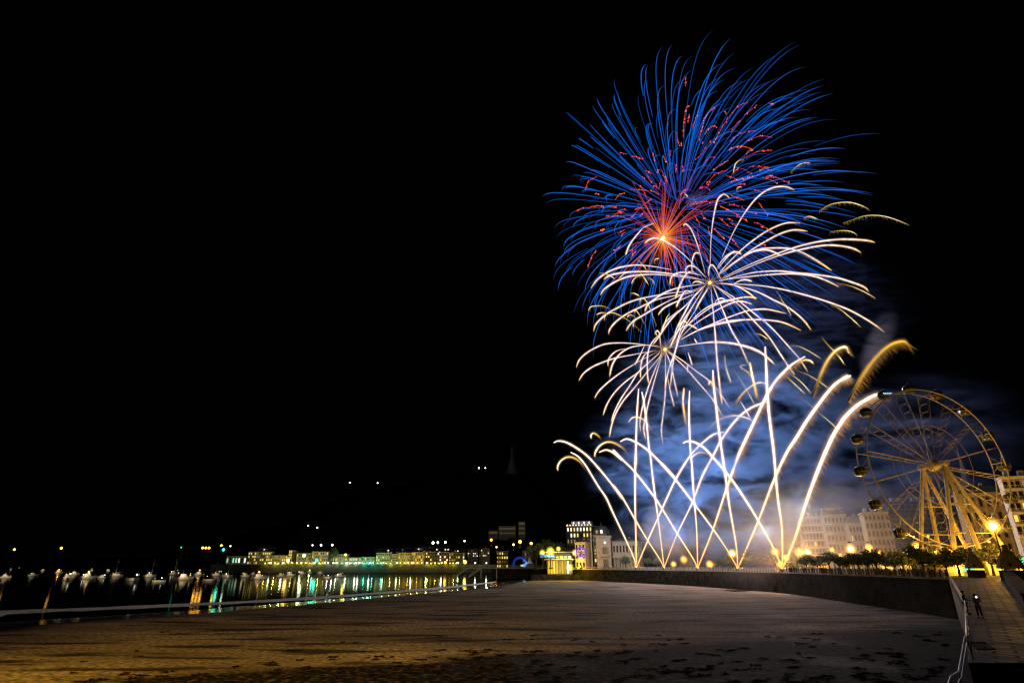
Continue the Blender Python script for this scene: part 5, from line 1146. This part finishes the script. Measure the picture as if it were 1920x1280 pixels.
# ================================================================== TREES
def tree_mesh(seed, rx, rz, n, ls):
    rs = random.Random(seed); mb = MB(); blobs = [(Vector((rs.uniform(-.55, .55) * rx, rs.uniform(-.55, .55) * rx, rs.uniform(-.35, .5) * rz)), rs.uniform(.38, .62)) for _ in range(9)]
    for _ in range(n):
        c, r = rs.choice(blobs); d = Vector((rs.gauss(0, 1), rs.gauss(0, 1), rs.gauss(0, 1))).normalized() * (rs.random() ** .4) * r
        p = c + Vector((d.x * rx, d.y * rx, d.z * rz)); u = Vector((rs.gauss(0, 1), rs.gauss(0, 1), rs.gauss(0, 1))).normalized(); v = u.orthogonal().normalized(); s = ls * rs.uniform(.6, 1.4)
        mb.add([p - u * s - v * s * .3, p + v * s * .55, p + u * s, p - v * s * .55], [(0, 1, 2, 3)])
    return mb
def make_tree(name, label, x, y, z, h, rx, seed, group, proto={}):
    k = seed % 3
    if (name, k) not in proto:
        cr = tree_mesh(40 + k, 1.0, .72, 900, .085).build('crown', M['leaf'] if name != 'hill_tree' else M['leaf2'])
        tr = MB(); tr.tube([(0, 0, 0), (.05, .02, .5), (0, 0, 1.0)], [.1, .075, .05], 7)
        for q in range(4): a = q * 1.6 + k; tr.tube([(.02, 0, .62), (.3 * math.cos(a), .3 * math.sin(a), .95), (.55 * math.cos(a), .55 * math.sin(a), 1.2)], [.05, .035, .02], 5)
        proto[(name, k)] = (cr, tr.build('trunk', M['bark']), True)
    cr, tr, fresh = proto[(name, k)]
    t = thing(name, label, 'tree', (x, y, z), group)
    if not fresh:
        cr = cr.copy(); tr = tr.copy(); COL.objects.link(cr); COL.objects.link(tr)
    else: proto[(name, k)] = (cr, tr, False)
    cr.parent = t; tr.parent = t; cr.matrix_parent_inverse = Matrix(); tr.matrix_parent_inverse = Matrix()
    tr.scale = (h * .5, h * .5, h * .55); cr.location = (0, 0, h * .66); cr.scale = (rx, rx, h * .5); cr.rotation_euler.z = seed * 1.3
    return t
TX = [1340, 1368, 1395, 1420, 1443, 1486, 1510, 1530, 1552, 1572, 1590, 1607, 1624, 1640, 1657, 1674, 1690, 1708, 1727, 1748, 1770, 1792, 1812, 1856, 1878, 1905]
for i, x in enumerate(TX):
    Y = (wall_at(min(x, 1780)).y + 14 + (i % 3) * 4) if x < 1800 else 128 + (i % 3) * 4
    p = at(x, 1050, Y); h = (4.4, 5.9, 4.9, 6.6, 5.2)[i % 5] * (1.25 if x < 1460 else 1)
    make_tree('promenade_tree', 'low dark clipped promenade tree, %s from the left behind the balustrade' % (wo[i] if i < 20 else ['twenty first', 'twenty second', 'twenty third', 'twenty fourth', 'twenty fifth', 'twenty sixth'][i - 20]), p.x, p.y, PROM, h, h * .62, i, 'trees along the promenade')
BT = [(1004, 1018, 440, 18, 'tall dark tree on the left of the group beside the kiosk'), (1018, 1008, 446, 20, 'tallest dark tree behind the yellow kiosk lamps'), (1040, 1012, 450, 19, 'broad dark tree above the kiosk roof'), (1056, 1024, 444, 13, 'dark tree between the kiosk and the lit hotel'), (1172, 1040, 372, 7, 'small round tree before the town hall columns'), (1214, 1044, 360, 7, 'small round tree right of the town hall'), (1232, 1042, 356, 7, 'small round tree beside the second rack'), (626, 1024, 910, 30, 'tall dark tree standing over the harbour houses')]
for i, (x, ty, Y, h, lb) in enumerate(BT):
    p = at(x, 1056, Y); zt = zat(x, ty, Y); z0 = PROM if Y < 600 else QZ; make_tree('park_tree', lb, p.x, p.y, z0, zt - z0, (zt - z0) * (.45 if Y < 600 else .28), i, 'dark trees of the old town')
rs_ = random.Random(5)
for i in range(46):
    x = 700 + i * 6.6 + rs_.uniform(-3, 3); ty = 1015 - 6 * math.sin(i * .21) + rs_.uniform(-4, 4); Y = 1003 + rs_.uniform(-8, 8); zt = zat(x, ty, Y); p = at(x, 1050, Y)
    make_tree('hill_tree', 'dark tree in the belt on the hill above the harbour roofs', p.x, p.y, zt - 16, 16, 8, i, 'trees on the hill above the harbour')

# ================================================================== RAMP: MONUMENTS, RAILS, PEOPLE
def monument(label, px, by, ty, Y, wpx):
    b = at(px, by, Y); zt = zat(px - (by - ty) * .12, ty, Y); h = zt - b.z; w = wpx * Y / F * 1.05 / 2
    t = thing('stone_monument', label, 'monument', b, 'flared stone lamp bases at the ramp head')
    MB().lathe((b.x, b.y, b.z - .3), [(w * 1.15, 0), (w * 1.12, .5), (w * 1.0, .6), (w * 1.0, h * .33), (w * 1.06, h * .35)], 8).build('plinth', M['dark'], t)
    s = MB(); s.lathe((b.x, b.y, b.z), [(w * .98, h * .345), (w * .95, h * .46), (w * .78, h * .56), (w * .50, h * .68), (w * .28, h * .80), (w * .20, h * .92), (w * .26, h * .95), (w * .12, h * 1.0)], 12)
    for k in range(8): a = 2 * math.pi * k / 8; s.tube([(b.x + w * .99 * math.cos(a), b.y + w * .99 * math.sin(a), b.z + h * .35), (b.x + w * .80 * math.cos(a), b.y + w * .80 * math.sin(a), b.z + h * .56), (b.x + w * .3 * math.cos(a), b.y + w * .3 * math.sin(a), b.z + h * .80)], [w * .10, w * .08, w * .05], 5)
    s.build('flared_body', M['stone_lt'], t, smooth=False)
    d = Vector((-b.x, -b.y, 0)).normalized(); q = b + d * w * .93; q.z = b.z + h * .44; MB().tube([q - d * .2, q + d * .1], w * .14, 10).build('round_opening', M['pane'], t)
monument('flared stone monument at the ramp head, the left one beside the balustrade end', 1834, 1086, 1026, 116, 25)
monument('larger flared stone monument at the ramp head, right one near the picture edge', 1903, 1090, 1020, 104, 36)
q0, q1 = on_ramp(1884, 1088), on_ramp(1926, 1150)
def ret_wall():
    d = (q1 - q0); L_ = d.length; ang = math.atan2(d.y, d.x); mid = (q0 + q1) / 2; n = Vector((d.y, -d.x, 0)).normalized(); n = n if n.x > 0 else -n
    t = thing('retaining_wall', 'dark sloping stone wall along the right side of the ramp', 'wall', (mid.x, mid.y, mid.z)); mb = MB(); w = 1.2; hh = 1.4
    vs = []
    for q in (q0, q1):
        for (o, z) in ((0, -1), (0, hh), (w, hh), (w, -1)): vs.append(q + n * o + Vector((0, 0, z)))
    mb.add(vs, [(0, 1, 5, 4), (1, 2, 6, 5), (2, 3, 7, 6), (3, 2, 1, 0), (4, 5, 6, 7)]); mb.build('masonry', M['dark'], t)
    cp = MB(); vs = []
    for q in (q0, q1):
        for (o, z) in ((-.08, hh + .003), (-.08, hh + .16), (w + .08, hh + .16), (w + .08, hh + .003)): vs.append(q + n * o + Vector((0, 0, z)))
    cp.add(vs, [(0, 1, 5, 4), (1, 2, 6, 5), (2, 3, 7, 6), (3, 0, 4, 7), (3, 2, 1, 0), (4, 5, 6, 7)]); cp.build('coping', M['stone'], t)
ret_wall()
def handrail():
    t = thing('ramp_handrail', 'double steel handrail along the ramp edge, bending down the beach stairs', 'handrail', (RAMP_EDGE[1].x, RAMP_EDGE[1].y, ramp_z(RAMP_EDGE[1].y)))
    top = []; n = 16
    for i in range(n + 1):
        y = RY0 + .6 + (RY1 - 8 - RY0) * (i / n) ** 1.6; x = ramp_edge_x(y) + .25; top.append(Vector((x, y, ramp_z(y))))
    for h in (1.05, .55): MB().tube([p + Vector((0, 0, h)) for p in top], .032, 7).build('rail', M['steel'], t)
    for p in top[::1]: MB().tube([p, p + Vector((0, 0, 1.08))], .025, 6).build('post', M['steel'], t)
    a = top[0] + Vector((0, 0, 1.05)); A = [(1809, 1192, 31.0), (1797, 1258, 27.6), (1782, 1267, 26.9), (1777, 1284, 26.0), (1765, 1330, 23.6)]; B = [(1813, 1204, 30.6), (1803, 1270, 27.2), (1799, 1274, 26.6), (1793, 1300, 25.6), (1780, 1346, 23.4)]
    PA = [at(*q) for q in A]; PB = [at(*q) for q in B]
    MB().tube([a] + PA, .028, 7).build('stair_rail', M['steel'], t); MB().tube([a - Vector((0, 0, .5))] + PB, .028, 7).build('stair_rail', M['steel'], t)
    for q in PA[1:]: MB().tube([q, q - Vector((0, 0, 1.3))], .022, 6).build('post', M['steel'], t)
    s = thing('beach_stairs', 'dark stone stairs dropping from the ramp to the beach', 'stairs', (PA[0].x, PA[0].y, 0)); mb = MB(); k = 26; e = Vector((PA[4].x, PA[4].y, 0)); b = Vector((a.x + .3, a.y, 0)); z0 = ramp_z(RY0) - .02
    d = e - b; ang = math.atan2(d.y, d.x); nn = Vector((-d.y, d.x, 0)).normalized()
    nn = nn if nn.x > 0 else -nn
    for i in range(k):
        z = z0 - .17 * (i + 1); p = b + d * ((i + .5) / k) + nn * 1.0
        if z > -.8: mb.box((p.x, p.y, (z - 1.2) / 2), (d.length / k - .004, 2.0, z + 1.2), ang)
    mb.build('steps', M['stone'], s)
handrail()
# people on the ramp
def skin_obj(name, J_, Eg, rad, m, parent, sub=1):
    me = bpy.data.meshes.new(name); me.from_pydata(J_, Eg, []); me.materials.append(m); o = bpy.data.objects.new(name, me); COL.objects.link(o)
    md = o.modifiers.new('Skin', 'SKIN'); md.use_smooth_shade = True
    sv = me.skin_vertices[0].data if len(me.skin_vertices) else None
    for i, r in enumerate(rad): sv[i].radius = (r if isinstance(r, tuple) else (r, r)); sv[i].use_root = (i == 0)
    sd = o.modifiers.new('Subdivision', 'SUBSURF'); sd.levels = sub; sd.render_levels = sub
    o.parent = parent; return o
def person(label, pos, yaw, shirt, trous, phone_arm, lean=0.0, scale=1.0):
    t = thing('person', label, 'person', pos); t.rotation_euler = (0, 0, yaw); t.scale = (scale,) * 3
    l = lean
    J_ = [(0, 0, .95), (0, .02, 1.18), (l * .3, .01, 1.42), (l * .4, 0, 1.50), (l * .45, -.02, 1.62), (l * .45, -.03, 1.72)]; r = [(.15, .11), (.145, .10), (.16, .09), .052, (.085, .10), (.07, .085)]; Eg = [(0, 1), (1, 2), (2, 3), (3, 4), (4, 5)]
    def ch(root, pts):
        prev = root
        for (p, rr) in pts: J_.append(p); r.append(rr); Eg.append((prev, len(J_) - 1)); prev = len(J_) - 1
        return prev
    arms = {}
    for s in (-1, 1):
        if phone_arm: pts = [((s * .19, 0, 1.40), .055), ((s * .27, -.10, 1.20), .045), ((s * .10, -.36, 1.40), .036), ((s * .05, -.42, 1.46), .034)]
        elif s == -1: pts = [((-.20 + l * .3, 0, 1.40), .055), ((-.34, -.06, 1.16), .045), ((-.44, -.22, 1.06), .036), ((-.46, -.30, 1.07), .034)]
        else: pts = [((.20 + l * .3, 0, 1.40), .055), ((.27, .04, 1.14), .045), ((.25, -.06, .92), .036), ((.25, -.08, .84), .034)]
        e = ch(2, pts); arms[s] = [J_[2]] + [q[0] for q in pts]
        h = pts[-1][0]; pr = pts[-2][0]; d = (Vector(h) - Vector(pr)).normalized(); sd = d.orthogonal().normalized()
        for f in range(4): q = Vector(h) + d * (.075 + .012 * (1.5 - abs(f - 1.5))) + sd * (f - 1.5) * .019; ch(e, [((Vector(h) + d * .035 + sd * (f - 1.5) * .017)[:], .009), (q[:], .0075)])
        q = Vector(h) + d * .03 + d.cross(sd) * .03 + sd * .035; ch(e, [(q[:], .010)])
    for s in (-1, 1): ch(0, [((s * .10, 0, .88), .085), ((s * .11, -.03, .50), .062), ((s * .12, .02, .10), .042), ((s * .13, -.10, .045), .04), ((s * .135, -.17, .035), .03)])
    skin_obj('body', J_, Eg, r, M['skin'], t, 2)
    nose = MB(); nose.lathe((l * .45, -.125, 1.635), [(.018, -.02), (.010, .03)], 5); nose.build('nose', M['skin'], t).matrix_parent_inverse = Matrix()
    hr = MB(); hr.ball((l * .45, .005, 1.70), .112, 10, 7, sz=1.0); o = hr.build('hair', M['hair'], None, True); o.parent = t
    SJ = [(0, 0, .90), (0, .02, 1.18), (l * .3, .01, 1.41), (l * .38, 0, 1.47)]; SR = [(.185, .135), (.175, .125), (.195, .115), .07]; SE = [(0, 1), (1, 2), (2, 3)]
    for s in (-1, 1):
        pr = 2
        for (p, rr) in zip(arms[s][1:4], (.075, .062, .05)): SJ.append(p); SR.append(rr); SE.append((pr, len(SJ) - 1)); pr = len(SJ) - 1
    skin_obj('shirt', SJ, SE, SR, M[shirt], t, 1)
    TJ = [(0, 0, .96)]; TR = [(.19, .135)]; TE = []
    for s in (-1, 1):
        pr = 0
        for (p, rr) in (((s * .10, 0, .84), .105), ((s * .11, -.03, .50), .082), ((s * .12, .02, .09), .068)): TJ.append(p); TR.append(rr); TE.append((pr, len(TJ) - 1)); pr = len(TJ) - 1
    skin_obj('trousers', TJ, TE, TR, M[trous], t, 1)
    for s in (-1, 1): sh = MB(); sh.box((s * .13, -.07, .045), (.105, .29, .09)); o = sh.build('shoe', M['shoe'], None); o.parent = t
    return t
pp = on_ramp(1839, 1157); sc = (at(1825, 1112, pp.y).z - pp.z) / 1.80
person('person in pale jacket and dark trousers holding up a glowing phone on the ramp', pp, R(-25), 'shirt_l', 'cloth_d', True, -.10, min(1.25, max(.9, sc)))
pf = Matrix.Translation(pp) @ Matrix.Rotation(R(-25), 4, 'Z') @ Matrix.Scale(min(1.25, max(.9, sc)), 4)
q = pf @ Vector((0, -.47, 1.50)); t = thing('phone', 'small phone with bright cyan screen held by the person on the ramp', 'phone', q); MB().box(q, (.09, .012, .16), R(-25)).build('casing', M['shoe'], t); MB().box(q + (Matrix.Rotation(R(-25), 4, 'Z') @ Vector((0, .009, 0))), (.08, .006, .145), R(-25)).build('screen', E['phone'], t)
MB().ball(q + Vector((-.05, -.03, .05)), .07, 6, 4).build('flash', E['phone'], t)
p2 = on_ramp(1815, 1150); person('person in grey top leaning on the steel handrail beside the phone holder', p2, R(60), 'shirt_g', 'cloth_d', False, .12, 1.0)
# scooter-like parked bench at the ramp foot
p3 = on_ramp(1842, 1219); t = thing('folding_barrier', 'low metal barrier lying at the near end of the ramp', 'barrier', p3); mb = MB()
for k in range(6): mb.tube([p3 + Vector((-.45 + .18 * k, -.3, .10)), p3 + Vector((-.30 + .18 * k, .45, .34))], .035, 5)
for f in (-.3, .45): mb.tube([p3 + Vector((-.5 + (f > 0) * .15, f, .10 if f < 0 else .34)), p3 + Vector((.5 + (f > 0) * .15, f, .10 if f < 0 else .34))], .035, 5)
mb.build('bar_frame', M['sandstone'], t); lg = MB(); lg.tube([p3 + Vector((-.3, .44, .33)), p3 + Vector((-.3, .44, 0))], .03, 5); lg.tube([p3 + Vector((.55, .44, .33)), p3 + Vector((.55, .44, 0))], .03, 5); lg.build('foot', M['iron'], t)
# crowd behind the balustrade, stalls and a van
def crowd():
    rs = random.Random(99); mb = MB()
    for _ in range(170):
        px = rs.choice((rs.uniform(1100, 1500), rs.uniform(1490, 1810))); p = wall_at(px); x, y = p.x + rs.uniform(-1, 1), p.y + rs.uniform(1.2, 7) ; h = rs.uniform(1.5, 1.82)
        mb.lathe((x, y, PROM), [(.13, 0), (.20, h * .45), (.17, h * .5), (.24, h * .78), (.07, h * .85), (.11, h * .92), (.03, h)], 7)
        for s in (-1, 1): mb.tube([(x + s * .22, y, PROM + h * .78), (x + s * .28, y - .05, PROM + h * .55)], .05, 4)
    tag(mb.build('crowd', M['shirt_g']), 'crowd of spectators standing behind the balustrade', 'crowd', kind='stuff')
crowd()
def stall(label, px, py, Y, w, h, top, em, name='market_stall'):
    p = at(px, py, Y); t = thing(name, label, 'stall', (p.x, p.y, PROM), 'stalls under the promenade trees')
    MB().box((p.x, p.y + 1.2, PROM + h * .32), (w, 2.0, h * .64)).build('counter', M[top], t)
    MB().box((p.x, p.y + .12, PROM + h * .42), (w * .86, .1, h * .34)).build('lit_front', E[em], t)
    MB().add([(p.x - w * .6, p.y - .5, PROM + h * .8), (p.x + w * .6, p.y - .5, PROM + h * .8), (p.x + w * .6, p.y + 2.6, PROM + h * .8), (p.x - w * .6, p.y + 2.6, PROM + h * .8), (p.x - w * .3, p.y + 1, PROM + h * 1.05), (p.x + w * .3, p.y + 1, PROM + h * 1.05)], [(0, 1, 5, 4), (1, 2, 5), (2, 3, 4, 5), (3, 0, 4), (3, 2, 1, 0)]).build('roof', M['tent'], t)
    for (dx, dy) in ((-.57, -.4), (.57, -.4), (-.57, 2.5), (.57, 2.5)): MB().tube([(p.x + dx * w, p.y + dy, PROM), (p.x + dx * w, p.y + dy, PROM + h * .81)], .06, 5).build('pole', M['white'], t)
stall('stall with yellow lit front under the lamp left of the wheel', 1663, 1058, 184, 3.6, 3.2, 'white', 'win_y'); stall('white roofed ticket booth below the white lamp', 1697, 1052, 178, 3.0, 3.6, 'white', 'win_d'); stall('pale green lit stall beside the left stone monument', 1814, 1058, 140, 2.8, 3.2, 'white', 'win_g'); stall('small orange lit stall in the haze under the flats', 1543, 1050, 222, 3.6, 3.6, 'white', 'win_o'); stall('dim yellow stall between the wheel foot and the balustrade', 1745, 1060, 160, 3.4, 3.0, 'cream', 'win_d')
# lamps of the beach terrace behind and left of the camera: golden light over the near sand; then added fill spots for monuments and ramp
def flood(loc, tgt, pw, size, col=(1, .60, .10)):
    d = bpy.data.lights.new('terrace_or_fill_lamp', 'SPOT'); d.energy = pw; d.color = col; d.spot_size = R(size); d.spot_blend = .9; d.shadow_soft_size = .5
    o = bpy.data.objects.new('terrace_or_fill_lamp', d); COL.objects.link(o); o.location = loc; o.rotation_euler = (Vector(tgt) - Vector(loc)).to_track_quat('-Z', 'Y').to_euler()
flood((-34, 8, 22), (-26, 84, 0), 160000, 64, (1, .62, .05))
flood((-34, 8, 22), (-75, 105, 0), 80000, 60, (1, .62, .05))
flood((-34, 8, 22), (12, 100, 0), 105000, 62, (1, .63, .12))
flood((30, 2, 20), (88, 110, 9), 9000, 17, (1, .46, .07))  # added fill spot without a fitting, brightens the stone monuments
flood((30, 2, 20), (60, 84, 6), 3200, 34, (1, .50, .06))  # another added spot, only there to make the ramp more golden
